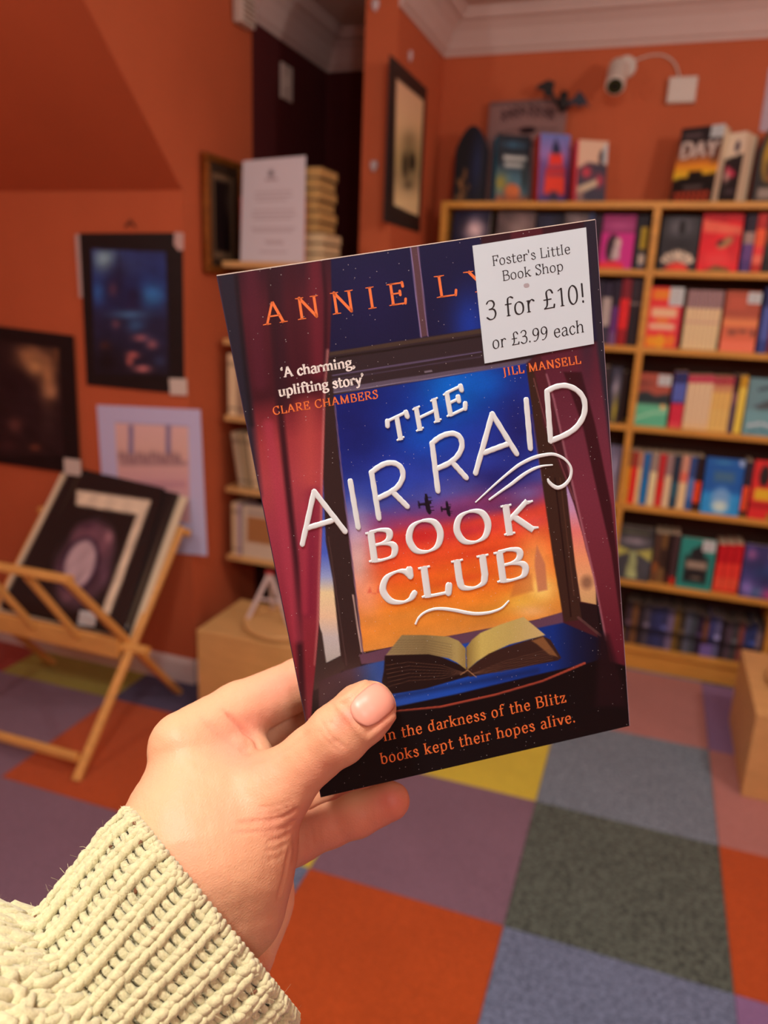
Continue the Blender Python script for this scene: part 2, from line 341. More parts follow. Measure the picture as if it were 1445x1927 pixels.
# ------------------------------------------------------------------ books
PG = mat('white_page_edges', (222, 208, 178), .85, .12, 300, .2, 400, stretch=(1, 1, 6))
GAP = .0016
def bands_grid(x0, x1, y, z0, z1, bands, n=26):
    """spine strip facing -Y, coloured in horizontal bands [(fraction from top, colour)]"""
    V = []; C = []; Fc = []
    ed = sorted(set([0.0, 1.0]+[b[0] for b in bands if 0 < b[0] < 1])); zs = []
    for a in ed:
        if 0 < a < 1: zs += [a-.004, a+.004]
        else: zs.append(a)
    for f in zs:
        c = [b[1] for b in bands if b[0] <= f+1e-9][-1] if f > 0 else bands[0][1]
        for q in range(3): V.append((x0+(x1-x0)*q/2, y-(.0012 if q == 1 else 0), z1-(z1-z0)*f)); C.append(lin(c)*1.4)
    for r in range(len(zs)-1):
        for q in range(2): a = r*3+q; Fc.append((a, a+3, a+4, a+1))
    return V, Fc, C
DIM = mat('shaded_page_tops', (96, 82, 70), .9, .2, 300)  # shade on the bottom shelf's page tops, put into the colour
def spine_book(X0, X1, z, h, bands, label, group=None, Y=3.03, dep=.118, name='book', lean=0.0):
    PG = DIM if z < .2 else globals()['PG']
    w = X1-X0-GAP; r = empty(name, (X0+w/2, Y, z), label, 'book', group); r.rotation_euler = (0, lean, 0)
    V, Fc, C = bands_grid(-w/2, w/2, 0, 0, h, bands)
    cb = lin(bands[-1][1])*1.2
    for x in (-w/2, w/2-.0007):
        n = len(V); V += [(x, 0, 0), (x+.0007, 0, 0), (x+.0007, dep, 0), (x, dep, 0), (x, 0, h), (x+.0007, 0, h), (x+.0007, dep, h), (x, dep, h)]; C += [cb]*8
        Fc += [tuple(i+n for i in f) for f in BF]
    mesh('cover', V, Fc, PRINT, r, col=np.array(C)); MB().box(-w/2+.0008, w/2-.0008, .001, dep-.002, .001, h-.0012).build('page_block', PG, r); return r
def face_book(X0, wd, z, h, paint, label, t=.024, lean=8, yaw=0, Y=3.014, group=None, sticker=None, nx=26, ny=38, spine=None, pages=PG, k=1.35, name='book'):
    r = empty(name, (X0, Y, z), label, 'book', group); r.rotation_euler = (-math.radians(lean), 0, math.radians(yaw))
    c = sheet('front_cover', [(0, 0, h), (wd, 0, h), (wd, 0, 0), (0, 0, 0)], .0005, nx, ny, paint, PRINT, r, world=False, k=k)
    sp = np.array(lin(spine if spine else (60, 50, 50)))
    V = []; Fc = []
    for (a, b_, c_, d_) in ((0, .0006, .0006, t), (0, wd, t, t+.0005)):
        n = len(V); V += [(a, c_, 0), (b_, c_, 0), (b_, d_, 0), (a, d_, 0), (a, c_, h), (b_, c_, h), (b_, d_, h), (a, d_, h)]; Fc += [tuple(i+n for i in f) for f in BF]
    mesh('spine', V, Fc, PRINT, r, col=np.array([sp]*len(V)))
    MB().box(.001, wd-.002, .0008, t-.0003, .001, h-.001).build('page_block', pages, r)
    if sticker:
        sx, sy, sw, sh_ = sticker; o = MB().box(sx*wd, (sx+sw)*wd, -.0006, -.00002, h*(1-sy-sh_), h*(1-sy)).build('price_sticker', STICK, r); o['label'] = 'white price sticker'
        q = MB()
        for i, (a, b_) in enumerate(((.2, .8), (.3, .7), (.12, .88), (.2, .8))):
            zz = h*(1-sy-sh_*(.2+.2*i)); q.box((sx+sw*a)*wd, (sx+sw*b_)*wd, -.0008, -.00062, zz-.0012, zz)
        q.build('sticker_print', mat('grey_print', (150, 145, 150), .7), r)
    return r
def XZ(px, z, Y=3.02): return onY(px, 1000, 3)[0] if False else xat(px, z, Y)
def xat(px, z, Y):
    # x of the point on the line (Y, z) that projects to column px
    lo, hi = -3., 3.
    for _ in range(40):
        mi = (lo+hi)/2
        if proj(np.array([mi, Y, z]))[0] < px: lo = mi
        else: hi = mi
    return (lo+hi)/2
def zat(px, py, Y=3.03): return onY(px, py, Y)[2]
def run(row, items, where, grp=None):
    z = SH[row]
    for it in items:
        x0, x1, ytop, bands, lab = it[:5]; g = it[5] if len(it) > 5 else None
        a, b_ = xat(x0, z, 3.03), xat(x1, z, 3.03); h = zat((x0+x1)/2+8, ytop)-z
        spine_book(a, b_, z, h, bands, lab+' '+where, g)
def split(x0, x1, n): return [(x0+(x1-x0)*i/n, x0+(x1-x0)*(i+1)/n) for i in range(n)]
# ---- cover paintings (x right, y down, 0..1)
def a_fan(A):
    A.rect(-1, -1, 2, 2, (36, 37, 42)); A.blob(.5, .22, .42, .25, (92, 96, 104)); A.ellipse(.52, .2, .1, .14, (22, 22, 26)); A.blob(.5, .55, .5, .2, (30, 30, 36))
    for i in range(9):
        t = -1.05+i*.262; A.poly([(.5+.12*math.sin(t-.1), .98-.12*math.cos(t)), (.5+.5*math.sin(t-.12), .98-.38*math.cos(t-.12)), (.5+.5*math.sin(t+.11), .98-.38*math.cos(t+.11)), (.5+.12*math.sin(t+.1), .98-.12*math.cos(t))], (206, 196, 174), .006)
    A.line([(.2, .68), (.5, .6), (.8, .68)], .03, (40, 40, 44)); A.ellipse(.5, 1.02, .34, .17, (226, 58, 44)); A.noise(.12, 9, 3)
def a_red(A):
    A.rect(-1, -1, 2, 2, (214, 24, 38)); A.rect(-1, -1, 2, .12, (170, 20, 34)); A.poly([(.02, .1), (.98, .22), (1, .36), (.05, .32)], (232, 104, 82), .02)
    A.ellipse(.62, .5, .2, .08, (170, 130, 84), rot=-.4); A.ellipse(.5, .5, .1, .05, (60, 30, 30), rot=-.4); A.blob(.5, .8, .5, .14, (232, 60, 60)); A.poly([(.2, 1), (.45, .9), (.8, .95), (.8, 1)], (90, 90, 40), .02); A.noise(.1, 8, 4)
def a_magenta(A):
    A.rect(-1, -1, 2, 2, (196, 40, 140)); A.rect(-1, -1, 2, .34, (140, 44, 104)); A.blob(.5, .2, .5, .08, (176, 80, 140)); A.ellipse(.36, .62, .2, .26, (44, 24, 40)); A.ellipse(.52, .52, .1, .1, (200, 184, 180)); A.poly([(.4, .58), (.6, .56), (.62, .82), (.34, .84)], (190, 178, 180), .02)
    A.poly([(-.1, .9), (.4, .86), (.75, .9), (.8, 1.1), (-.1, 1.1)], (232, 52, 62), .02)
def a_flame(A):
    A.rect(-1, -1, 2, 2, (220, 44, 50)); A.rect(.08, .05, .6, .2, (236, 130, 30)); A.rect(.1, .34, .86, .5, (240, 190, 150), .03); A.ellipse(.45, .55, .22, .05, (236, 120, 40)); A.rect(.08, .6, .84, .7, (240, 196, 160), .03); A.ellipse(.18, .9, .16, .1, (244, 150, 20)); A.ellipse(.45, .9, .18, .12, (248, 160, 20)); A.ellipse(.76, .88, .16, .1, (240, 120, 30)); A.rect(.9, 0, 1, 1, (196, 40, 60))
def a_desert(A):
    A.rect(-1, -1, 2, 2, (164, 78, 54)); A.rect(.1, .1, .6, .3, (180, 84, 60)); A.rect(-1, .46, 2, .6, (222, 140, 84), .06); A.rect(-1, .6, 2, 2, (206, 104, 70), .06); A.blob(.3, .68, .12, .04, (90, 56, 44)); A.blob(.6, .66, .14, .03, (96, 60, 44)); A.blob(.9, .68, .06, .05, (60, 36, 30)); A.rect(-1, .82, 2, 2, (228, 120, 88), .04)
def a_teal(A):
    A.rect(-1, -1, 2, 2, (160, 78, 60)); A.blob(.2, .2, .3, .06, (120, 60, 50)); A.poly([(0, .4), (.3, .34), (.6, .42), (1, .36), (1, .6), (0, .6)], (26, 44, 50), .03); A.rect(-1, .58, 2, 2, (92, 190, 150), .03); A.line([(0, .9), (.5, .75), (1, .7)], .03, (160, 220, 190)); A.line([(0, 1), (.6, .9), (1, .85)], .03, (60, 170, 140)); A.ellipse(.85, .62, .08, .05, (236, 190, 120))
def a_waves(A):
    A.rect(-1, -1, 2, 2, (96, 140, 150)); A.line([(.3, .2), (.9, .1)], .05, (50, 66, 76)); A.poly([(.2, .5), (.7, .34), (1.1, .3), (1.1, .5), (.4, .56)], (70, 84, 90), .02); A.rect(-1, .56, 2, 2, (104, 160, 170), .05); A.line([(.1, .84), (.5, .78), (1, .86)], .04, (186, 204, 214)); A.line([(.1, .95), (.6, .9), (1, .97)], .03, (40, 90, 120))
def a_blue(A):
    A.rect(-1, -1, 2, 2, (20, 92, 176)); A.rect(.25, .24, .78, .42, (60, 110, 150), .03); A.blob(.45, .08, .25, .03, (60, 140, 190)); A.rect(-1, .62, 2, 2, (40, 150, 232), .06); A.ellipse(.5, .72, .24, .2, (110, 170, 230), .3); A.ellipse(.5, .86, .2, .1, (190, 226, 240), .4); A.ellipse(.93, .06, .08, .06, (150, 180, 220))
def a_rby(A):
    A.rect(-1, -1, 2, 2, (206, 40, 42)); A.ellipse(.3, .26, .14, .18, (30, 20, 20)); A.rect(.1, .48, 2, .68, (216, 180, 40), .02); A.rect(-1, .72, 2, .82, (170, 24, 28), .02); A.ellipse(.9, .6, .25, .3, (30, 20, 24)); A.rect(.5, .9, 2, 2, (150, 130, 40), .02)
def a_bow(A):
    A.rect(-1, -1, 2, 2, (64, 70, 78)); A.rect(-1, -1, 2, .2, (50, 52, 54)); A.line([(.1, .12), (.85, .1)], .03, (96, 104, 80)); A.blob(.5, .28, .34, .07, (140, 138, 150)); A.poly([(.02, .38), (.46, .47), (.02, .6)], (172, 178, 92), .01); A.poly([(1, .38), (.54, .47), (1, .62)], (172, 178, 92), .01); A.poly([(.44, .46), (.58, .46), (.66, .96), (.36, .96)], (160, 180, 124), .01); A.noise(.15, 9, 6)
def a_tealblack(A):
    A.rect(-1, -1, 2, 2, (36, 140, 132)); A.rect(.16, .36, .84, .88, (22, 26, 30), .05); A.poly([(.3, .4), (.5, .16), (.62, .1), (.7, .4)], (22, 26, 30), .03); A.ellipse(.5, .3, .2, .12, (24, 28, 32)); A.rect(.22, .45, .8, .6, (150, 140, 124), .03); A.rect(.3, .66, .75, .7, (20, 22, 24), .01); A.rect(.4, .76, .66, .8, (130, 120, 104), .02)
def a_night(A):
    A.rect(-1, -1, 2, 2, (54, 54, 110)); A.blob(.2, .2, .12, .1, (140, 90, 150)); A.blob(.6, .5, .4, .15, (44, 70, 130)); A.blob(.2, .85, .2, .14, (130, 120, 200)); A.blob(.5, .9, .16, .1, (60, 120, 170)); A.blob(.9, .92, .3, .12, (190, 70, 130)); A.noise(.15, 9, 8)
def a_dark(c1, c2, c3):
    def f(A):
        A.rect(-1, -1, 2, 2, c1); A.blob(.6, .35, .3, .2, c2); A.blob(.7, .8, .16, .25, c3); A.noise(.2, 9, sum(c1))
    return f
def a_arch(A):
    A.rect(-1, -1, 2, 2, (16, 20, 30)); A.blob(.7, .5, .2, .4, (28, 44, 84)); A.line([(.3, 1), (.28, .75), (.36, .6)], .07, (130, 96, 60)); A.line([(.28, .8), (.16, .7)], .04, (150, 110, 66)); A.line([(.3, .9), (.5, .78)], .04, (120, 92, 60)); A.blob(.25, .93, .2, .05, (140, 106, 70))
def a_mystery(A):
    A.rect(-1, -1, 2, 2, (22, 34, 46)); A.rect(-1, .5, 2, 2, (70, 120, 140), .12); A.rect(.2, .3, .9, .36, (196, 210, 206), .015); A.rect(.24, .4, .84, .46, (186, 200, 196), .015); A.blob(.5, .14, .34, .05, (50, 100, 130))
    A.blob(.14, .7, .2, .12, (150, 140, 50)); A.ellipse(.5, .82, .24, .12, (206, 116, 60)); A.rect(-1, .88, 2, 2, (150, 82, 48), .06); A.blob(.85, .6, .1, .2, (30, 40, 40)); A.noise(.12, 8, 2)
def a_tower(A):
    A.C = A.grad(A.Y, [(0, (100, 120, 190)), (.3, (150, 120, 190)), (.5, (84, 70, 140)), (1, (54, 44, 110))])
    A.poly([(.52, .06), (.7, .22), (.66, .3), (.42, .3), (.4, .2)], (28, 40, 80), .02); A.poly([(.34, .28), (.76, .28), (.8, .44), (.3, .46)], (226, 54, 40), .03); A.poly([(.24, .48), (.86, .46), (.9, .56), (.2, .6)], (190, 44, 50), .03)
    A.poly([(.22, .6), (.88, .58), (.9, .86), (.18, .86)], (222, 60, 36), .03); A.rect(.4, .82, .66, 1, (40, 34, 70), .03); A.rect(-.1, .4, .14, .9, (120, 80, 150), .05)
def a_pinkblack(A):
    A.rect(-1, -1, 2, 2, (212, 186, 160)); A.poly([(-.1, .5), (.4, .34), (1.1, .38), (1.1, 1.1), (-.1, 1.1)], (54, 54, 74), .02); A.ellipse(.82, .26, .1, .12, (50, 44, 60)); A.blob(.35, .5, .16, .09, (210, 60, 80)); A.blob(.78, .62, .14, .1, (190, 56, 80)); A.poly([(.08, .74), (.7, .6), (.72, .7), (.1, .86)], (200, 190, 160), .02); A.blob(.2, .9, .1, .12, (150, 120, 110)); A.rect(-1, -1, .06, 2, (210, 60, 74), .01)
def a_day(A):
    A.C = A.grad(A.Y, [(0, (30, 28, 32)), (.2, (44, 36, 40)), (.4, (150, 90, 60)), (.52, (240, 150, 40)), (.66, (240, 200, 50)), (.72, (30, 22, 20)), (1, (20, 16, 16))])
    A.rect(.1, .08, .5, .13, (90, 80, 84), .02); A.poly([(.02, .7), (.2, .66), (.34, .66), (.36, .58), (.66, .58), (.68, .64), (1, .62), (1, 1), (0, 1)], (20, 16, 16), .015); A.blob(.9, .4, .1, .1, (90, 60, 50))
    A.rect(.28, .77, .72, .785, (120, 110, 110), .006); A.rect(.3, .81, .7, .825, (110, 100, 100), .006)
    for y0 in (.86, .93):
        for i in range(7): A.rect(.1+i*.12, y0, .19+i*.12, y0+.05, (196, 74, 44), .01)
def a_wb(A):
    A.rect(-1, -1, 2, 2, (214, 200, 178)); A.poly([(-.1, .38), (1.1, .3), (1.1, 1.1), (-.1, 1.1)], (36, 30, 34), .01); A.ellipse(.6, .2, .14, .08, (70, 60, 80)); A.poly([(.2, .46), (.7, .56), (.75, .62), (.2, .66)], (196, 50, 84), .03); A.blob(.3, .62, .16, .08, (190, 160, 150)); A.blob(.6, .84, .3, .03, (80, 70, 80))
def a_yarch(A):
    A.rect(-1, -1, 2, 2, (34, 26, 24)); A.ellipse(.6, .42, .4, .36, (172, 140, 34)); A.blob(.5, .5, .16, .06, (80, 60, 20)); A.blob(.5, .6, .12, .1, (60, 40, 20)); A.blob(.75, .66, .16, .1, (190, 44, 44)); A.rect(.2, .8, .9, .94, (150, 140, 130), .03); A.rect(.1, .72, 1, .78, (14, 12, 12), .02)
BR = 'on the bookcase'
ordn = ['first', 'second', 'third', 'fourth', 'fifth', 'sixth', 'seventh', 'eighth', 'ninth', 'tenth', 'eleventh', 'twelfth', 'thirteenth', 'fourteenth', 'fifteenth', 'sixteenth', 'seventeenth', 'eighteenth', 'nineteenth', 'twentieth', 'twenty-first', 'twenty-second', 'twenty-third', 'twenty-fourth']
# ---- row 1 (under the top board)
R0 = SH[0]
def fb(row, pxa, pxb, ytop, paint, label, **k):
    z = SH[row]; a = xat(pxa, z, 3.016); b_ = xat(pxb, z, 3.016); h = (zat((pxa+pxb)/2, ytop, 3.035)-z)/math.cos(math.radians(8)); return face_book(a, b_-a-.001, z, h, paint, label, **k)
fb(0, 846, 915, 396, a_dark((24, 28, 58), (210, 190, 196), (230, 220, 222)), 'midnight blue cover with a pale figure, top shelf at the left end of the bookcase')
fb(0, 928, 998, 399, a_dark((90, 78, 80), (150, 136, 134), (130, 90, 70)), 'grey-brown face-out cover on the top shelf, above the held novel')
fb(0, 1002, 1050, 403, a_dark((30, 34, 56), (50, 56, 80), (40, 40, 60)), 'narrow slate navy cover on the top shelf, left of the pale-topped one')
fb(0, 1053, 1098, 402, a_dark((90, 84, 88), (180, 168, 168), (90, 80, 80)), 'pale-topped grey cover on the top shelf, above the white sticker')
run(0, [(1100, 1108, 402, [(0, (60, 80, 120))], 'thin steel-blue spine'), (1108, 1124, 405, [(0, (34, 26, 44))], 'black-violet spine left of the magenta cover')], 'on the top shelf')
fb(0, 1125, 1187, 404, a_magenta, 'magenta cover with a small seated figure, top shelf beside the divider', spine=(120, 30, 90))
run(0, [(1189, 1198, 406, [(0, (26, 28, 40)), (.5, (30, 34, 46))], 'thin black spine right of the magenta cover'), (1198, 1211, 405, [(0, (34, 34, 44)), (.22, (170, 150, 40)), (.62, (60, 60, 60)), (.72, (190, 184, 170)), (.9, (60, 70, 100))], 'yellow and black spine against the divider')], 'on the top shelf')
fb(0, 1237, 1307, 407, a_fan, 'charcoal cover showing a fan of playing cards over a red ball')
fb(0, 1310, 1386, 402, a_red, 'bright scarlet cover with a pink title band, top shelf', spine=(150, 16, 30))
run(0, [(1390, 1410, 404, [(0, (30, 20, 40)), (.3, (150, 130, 124)), (.5, (96, 66, 130)), (.8, (76, 56, 120))], 'purple spine with a cream title block'),
        (1411, 1430, 402, [(0, (170, 40, 36)), (.26, (226, 90, 50)), (.55, (216, 60, 60)), (.7, (226, 110, 90)), (.85, (180, 50, 40))], 'orange-red spine right of the purple one'),
        (1431, 1450, 402, [(0, (30, 28, 40)), (.25, (110, 60, 36)), (.5, (46, 44, 40)), (.75, (30, 30, 34))], 'black and brown spine at the frame edge'), (1451, 1480, 402, [(0, (60, 60, 90)), (.4, (140, 130, 120))], 'grey spine beyond the black and brown one')], 'on the top shelf')
# ---- row 2
run(1, [(1112, 1124, 528, [(0, (40, 40, 60))], 'navy spine just behind the held book'), (1125, 1142, 530, [(0, (40, 36, 60)), (.25, (170, 166, 164)), (.7, (60, 60, 80))], 'slate spine with white lettering'), (1143, 1157, 528, [(0, (36, 30, 50)), (.4, (96, 50, 120)), (.8, (110, 80, 130))], 'violet spine'),
        (1158, 1176, 524, [(0, (120, 30, 44)), (.3, (214, 40, 44)), (.75, (150, 30, 40))], 'bright red spine left of the divider'), (1177, 1197, 526, [(0, (50, 44, 54)), (.3, (40, 34, 42)), (.34, (120, 110, 110)), (.38, (40, 34, 42))], 'black spine hard against the divider')], 'on the second shelf')
fb(1, 1211, 1274, 540, a_flame, 'flame red and orange cover with pale title panels, second shelf', sticker=(.58, .0, .42, .3), spine=(150, 30, 40))
for i, (a, b_) in enumerate(split(1281, 1347, 8)):
    run(1, [(a, b_, 545+i*.3, [(0, (150, 126, 130)), (.3, (222, 202, 160)), (.52, (206, 176, 150)), (.56, (230, 206, 160))], 'cream spine, '+ordn[i]+' rightwards from the flame cover', 'cream paperbacks on the second shelf')], 'on the second shelf')
fb(1, 1352, 1418, 547, a_desert, 'burnt orange desert cover with a lilac price label, second shelf', sticker=(.62, .02, .38, .18), spine=(120, 60, 40))
run(1, [(1423, 1440, 540, [(0, (40, 50, 100)), (.3, (76, 96, 170)), (.8, (50, 70, 140))], 'royal blue spine right of the desert cover'), (1441, 1470, 545, [(0, (90, 30, 60)), (.5, (110, 40, 50))], 'plum spine at the frame edge')], 'on the second shelf')
# ---- row 3
run(2, [(1118, 1136, 690, [(0, (60, 54, 60))], 'grey spine behind the held book')], 'on the third shelf')
fb(2, 1138, 1160, 690, a_dark((40, 42, 60), (150, 150, 170), (200, 190, 40)), 'narrow navy cover with a yellow spot, third shelf by the divider')
run(2, [(1162, 1170, 700, [(0, (46, 34, 34))], 'thin dark brown spine left of the divider')], 'on the third shelf')
fb(2, 1188, 1252, 702, a_teal, 'rust and sea-green cover with a lilac price label, third shelf', sticker=(.62, .02, .38, .2), spine=(60, 120, 100))
for i, (a, b_) in enumerate(split(1257, 1281, 2)):
    run(2, [(a, b_, 700, [(0, (44, 54, 110)), (.2, (84, 106, 190)), (.52, (50, 50, 120)), (.56, (206, 50, 76)), (.9, (214, 80, 90))], ('left' if i == 0 else 'right')+'-hand spine of the blue and crimson pair', 'blue and crimson pair on the third shelf')], 'on the third shelf')
for i, (a, b_) in enumerate(split(1283, 1330, 5)):
    run(2, [(a, b_, 706, [(0, (190, 70, 96)), (.14, (226, 204, 166)), (.9, (232, 200, 150))], 'pink-topped cream spine, '+ordn[i]+' of five from the left', 'cream spines with pink tops on the third shelf')], 'on the third shelf')
for i, (a, b_) in enumerate(split(1330, 1367, 4)):
    run(2, [(a, b_, 708, [(0, (170, 70, 80)), (.16, (200, 150, 110)), (.28, (224, 190, 110)), (.6, (234, 196, 116))], 'honey-coloured spine, '+ordn[i]+' of four', 'honey spines on the third shelf')], 'on the third shelf')
run(2, [(1368, 1377, 706, [(0, (50, 20, 40)), (.3, (130, 90, 110)), (.5, (70, 60, 100))], 'thin plum spine left of the yellow one'), (1378, 1393, 707, [(0, (190, 150, 40)), (.2, (232, 204, 84))], 'yellow spine left of the teal wave cover')], 'on the third shelf')
fb(2, 1396, 1462, 712, a_waves, 'teal cover of rolling waves at the right edge, third shelf', spine=(90, 140, 150))
# ---- row 4
fb(3, 1135, 1158, 838, a_dark((110, 110, 140), (150, 150, 180), (170, 160, 160)), 'pale lilac-grey cover left of the divider, fourth shelf')
r4 = [((1168, 1179), [(0, (150, 110, 60)), (.3, (226, 170, 30)), (.7, (210, 170, 60))], 'mustard yellow spine at the left end'), ((1179, 1192), [(0, (150, 60, 50)), (.3, (216, 50, 44))], 'tomato red spine second from the left'), ((1192, 1200), [(0, (190, 150, 120)), (.3, (230, 206, 150))], 'slim cream spine left of the blue one'),
      ((1201, 1214), [(0, (44, 110, 176)), (.5, (30, 120, 190))], 'cobalt spine between two cream ones'), ((1215, 1229), [(0, (150, 140, 130)), (.35, (236, 216, 170))], 'wide cream spine left of the pillar-box red one'), ((1230, 1243), [(0, (186, 50, 56)), (.5, (214, 44, 44)), (.8, (206, 60, 60))], 'pillar-box red spine in the middle of the row'),
      ((1244, 1256), [(0, (150, 130, 130)), (.4, (226, 206, 170))], 'cream spine left of the dark teal one'), ((1257, 1270), [(0, (40, 56, 76)), (.5, (50, 100, 120)), (.8, (40, 76, 100))], 'dark teal spine'), ((1271, 1286), [(0, (196, 150, 130)), (.3, (216, 120, 100)), (.5, (230, 206, 160))], 'cream spine with a pinkish top'), ((1287, 1299), [(0, (50, 80, 140)), (.4, (90, 130, 196)), (.8, (50, 100, 170))], 'sky blue spine'),
      ((1300, 1312), [(0, (40, 30, 36)), (.45, (220, 76, 40)), (.85, (60, 30, 30))], 'black spine with an orange lower half')]
run(3, [(x[0], x[1], 848+i*1.2, b_, l) for i, (x, b_, l) in enumerate(r4)], 'on the fourth shelf')
fb(3, 1316, 1388, 862, a_blue, 'vivid blue cover with a glowing pool of light, fourth shelf', spine=(20, 60, 120))
run(3, [(1390, 1402, 868, [(0, (50, 44, 60)), (.45, (226, 84, 50)), (.9, (60, 40, 40))], 'orange-banded black spine right of the blue cover')], 'on the fourth shelf')
fb(3, 1405, 1478, 868, a_rby, 'red cover with a yellow stripe and black silhouettes, fourth shelf')
# ---- row 5
fb(4, 1150, 1220, 990, a_bow, 'grey cover tied with a pale green bow, fifth shelf')
r5 = [((1223, 1234), [(0, (80, 60, 50)), (.6, (140, 90, 50)), (.8, (110, 80, 56))], 'tan-footed brown spine'), ((1235, 1246), [(0, (110, 84, 50)), (.3, (60, 46, 40)), (.7, (120, 96, 60))], 'brown spine with gold lettering'), ((1247, 1257), [(0, (40, 30, 32)), (.8, (70, 40, 36))], 'near-black spine'), ((1258, 1268), [(0, (70, 56, 60)), (.85, (190, 44, 40))], 'dark spine with a red foot')]
run(4, [(x[0], x[1], 1003+i, b_, l) for i, (x, b_, l) in enumerate(r5)], 'left of the teal cover on the fifth shelf')
fb(4, 1271, 1336, 1013, a_tealblack, 'teal cover with a black inkpot shape, fifth shelf', sticker=(.62, .02, .36, .22), spine=(20, 80, 76))
for i, (a, b_) in enumerate(split(1340, 1386, 3)):
    run(4, [(a, b_, 1024, [(0, (186, 24, 36)), (.4, (222, 60, 50)), (.7, (230, 84, 60)), (.95, (190, 30, 40))], ('left', 'middle', 'right')[i]+' one of three scarlet spines', 'three scarlet spines on the fifth shelf')], 'on the fifth shelf')
fb(4, 1389, 1460, 1026, a_night, 'violet night-sky cover at the right edge, fifth shelf', sticker=(.68, .03, .3, .2))
# ---- row 6
pal = [(60, 50, 60), (110, 80, 50), (44, 40, 48), (70, 70, 84), (44, 54, 96), (48, 60, 110), (52, 60, 100), (110, 104, 140), (110, 92, 44), (60, 56, 44), (84, 96, 116), (60, 74, 84), (44, 36, 60), (110, 76, 60), (56, 66, 120), (90, 96, 140), (44, 40, 50), (80, 70, 84), (60, 66, 70), (120, 70, 66), (50, 66, 116), (44, 60, 110), (120, 110, 120), (60, 30, 34)]
cname = lambda c: ('navy' if c[2] > c[0]*1.4 else 'brown' if c[0] > c[2]*1.3 else 'lilac-grey' if c[0] > 100 and c[2] > 100 else 'charcoal')
for i, (a, b_) in enumerate(split(1172, 1436, 24)):
    c = pal[i]; d = tuple(int(v*.6) for v in c); e = tuple(min(255, int(v*1.7)) for v in c)
    run(5, [(a, b_, 1131+i*2.0+random.uniform(-2, 6), [(0, d), (.15, c), (.45, e if i % 3 == 0 else c), (.55, d), (.7, (110, 100, 170) if i in (13, 14) else c)], '%s spine, %s from the left' % (cname(c), ordn[i]))], 'on the bottom shelf')
# ---- left bay, rows the held novel hides
rl = random.Random(3); cols = [(40, 50, 96), (206, 186, 150), (150, 40, 44), (36, 32, 38), (60, 110, 120), (196, 120, 50), (90, 60, 110), (120, 124, 130), (210, 176, 60), (60, 90, 60)]
cnm = ['navy', 'cream', 'crimson', 'black', 'teal', 'amber', 'purple', 'grey', 'yellow', 'green']
for row, xe in ((1, xat(1110, SH[1], 3.03)), (2, xat(1116, SH[2], 3.03)), (3, xat(1132, SH[3], 3.03)), (4, -.078), (5, -.078)):
    x = -.816; n = 0
    while True:
        t = rl.uniform(.024, .038)
        if x+t > xe-.002: break
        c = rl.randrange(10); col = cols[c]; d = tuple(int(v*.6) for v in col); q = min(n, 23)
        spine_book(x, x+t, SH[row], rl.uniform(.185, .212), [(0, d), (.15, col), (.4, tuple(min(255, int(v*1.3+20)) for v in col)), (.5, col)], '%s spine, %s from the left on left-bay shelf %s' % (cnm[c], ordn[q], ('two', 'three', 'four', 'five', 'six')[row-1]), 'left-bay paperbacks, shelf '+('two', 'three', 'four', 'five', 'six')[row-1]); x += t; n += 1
# ---- on top of the bookcase
def topx(px): return xat(px, BT, 3.06)
def archbook(pa, pb, ytop, paint, label, t=.04, name='book', k=1.15, lean=4):
    x0, x1 = topx(pa), topx(pb); h = zat((pa+pb)/2, ytop, 3.07)-BT; w = x1-x0
    r = empty(name, (x0, 3.06, BT), label, 'book'); r.rotation_euler = (-math.radians(lean), 0, 0)
    n = 15; xs = np.linspace(0, 1, n); top = 1-.30*np.abs(2*xs-1)**2.1
    rows = 24; V = []; 
    for f in np.linspace(0, 1, rows):
        for x, tp in zip(xs, top): V.append((x*w, 0, h*(tp*(1-f))))
    V = np.array(V); A = Art(V[:, 0]/w, 1-V[:, 2]/h); paint(A); C = A.out(k)
    Fc = [(i*n+j, (i+1)*n+j, (i+1)*n+j+1, i*n+j+1) for i in range(rows-1) for j in range(n-1)]
    mesh('front_cover', V, Fc, PRINT, r, col=C)
    out = [(x*w, .0006, h*tp) for x, tp in zip(xs, top)]+[(w, .0006, 0), (0, .0006, 0)]
    MB().prism([(a, b_, c) for a, b_, c in out], (0, t, 0)).build('book_body', mat('dark_board', (34, 36, 50), .5), r); return r
archbook(850, 908, 235, a_arch, 'black pointed-arch book with golden branches, standing at the left end of the bookcase top')
def topbook(pa, pb, ytop, paint, label, dx=0, wf=1, **k):
    x0, x1 = topx(pa), topx(pb); x0, x1 = x0+dx, x0+dx+(x1-x0)*wf; h = zat((pa+pb)/2, ytop, 3.08)-BT; return face_book(x0, x1-x0, BT, h, paint, label, Y=3.06, **k)
topbook(921, 990, 249, a_mystery, 'book with a dark teal cover and village street, sky-blue spine, on the bookcase top', spine=(60, 150, 190), t=.06, yaw=27, dx=.022, wf=.92)
topbook(1000, 1064, 247, a_tower, 'red-spined book with a red tower on a violet sky, on the bookcase top', spine=(226, 70, 50), t=.06, yaw=27, dx=.022, wf=.92)
topbook(1073, 1136, 260, a_pinkblack, 'cream and black paperback with pink shapes, rightmost of the left group on the bookcase top', spine=(210, 70, 90), t=.05, yaw=24, dx=.012, wf=.98, sticker=(.86, .05, .13, .3))
db = topbook(1258, 1334, 240, a_day, 'thick thriller with a sunset cover and large pale title, on the bookcase top', t=.055, yaw=-24, lean=7, wf=1.12, sticker=(.70, -.0, .3, .16))
topbook(1347, 1387, 252, a_wb, 'white and black paperback between the thriller and the yellow arched book, on the bookcase top', t=.075, yaw=-32, lean=4, wf=1.0)
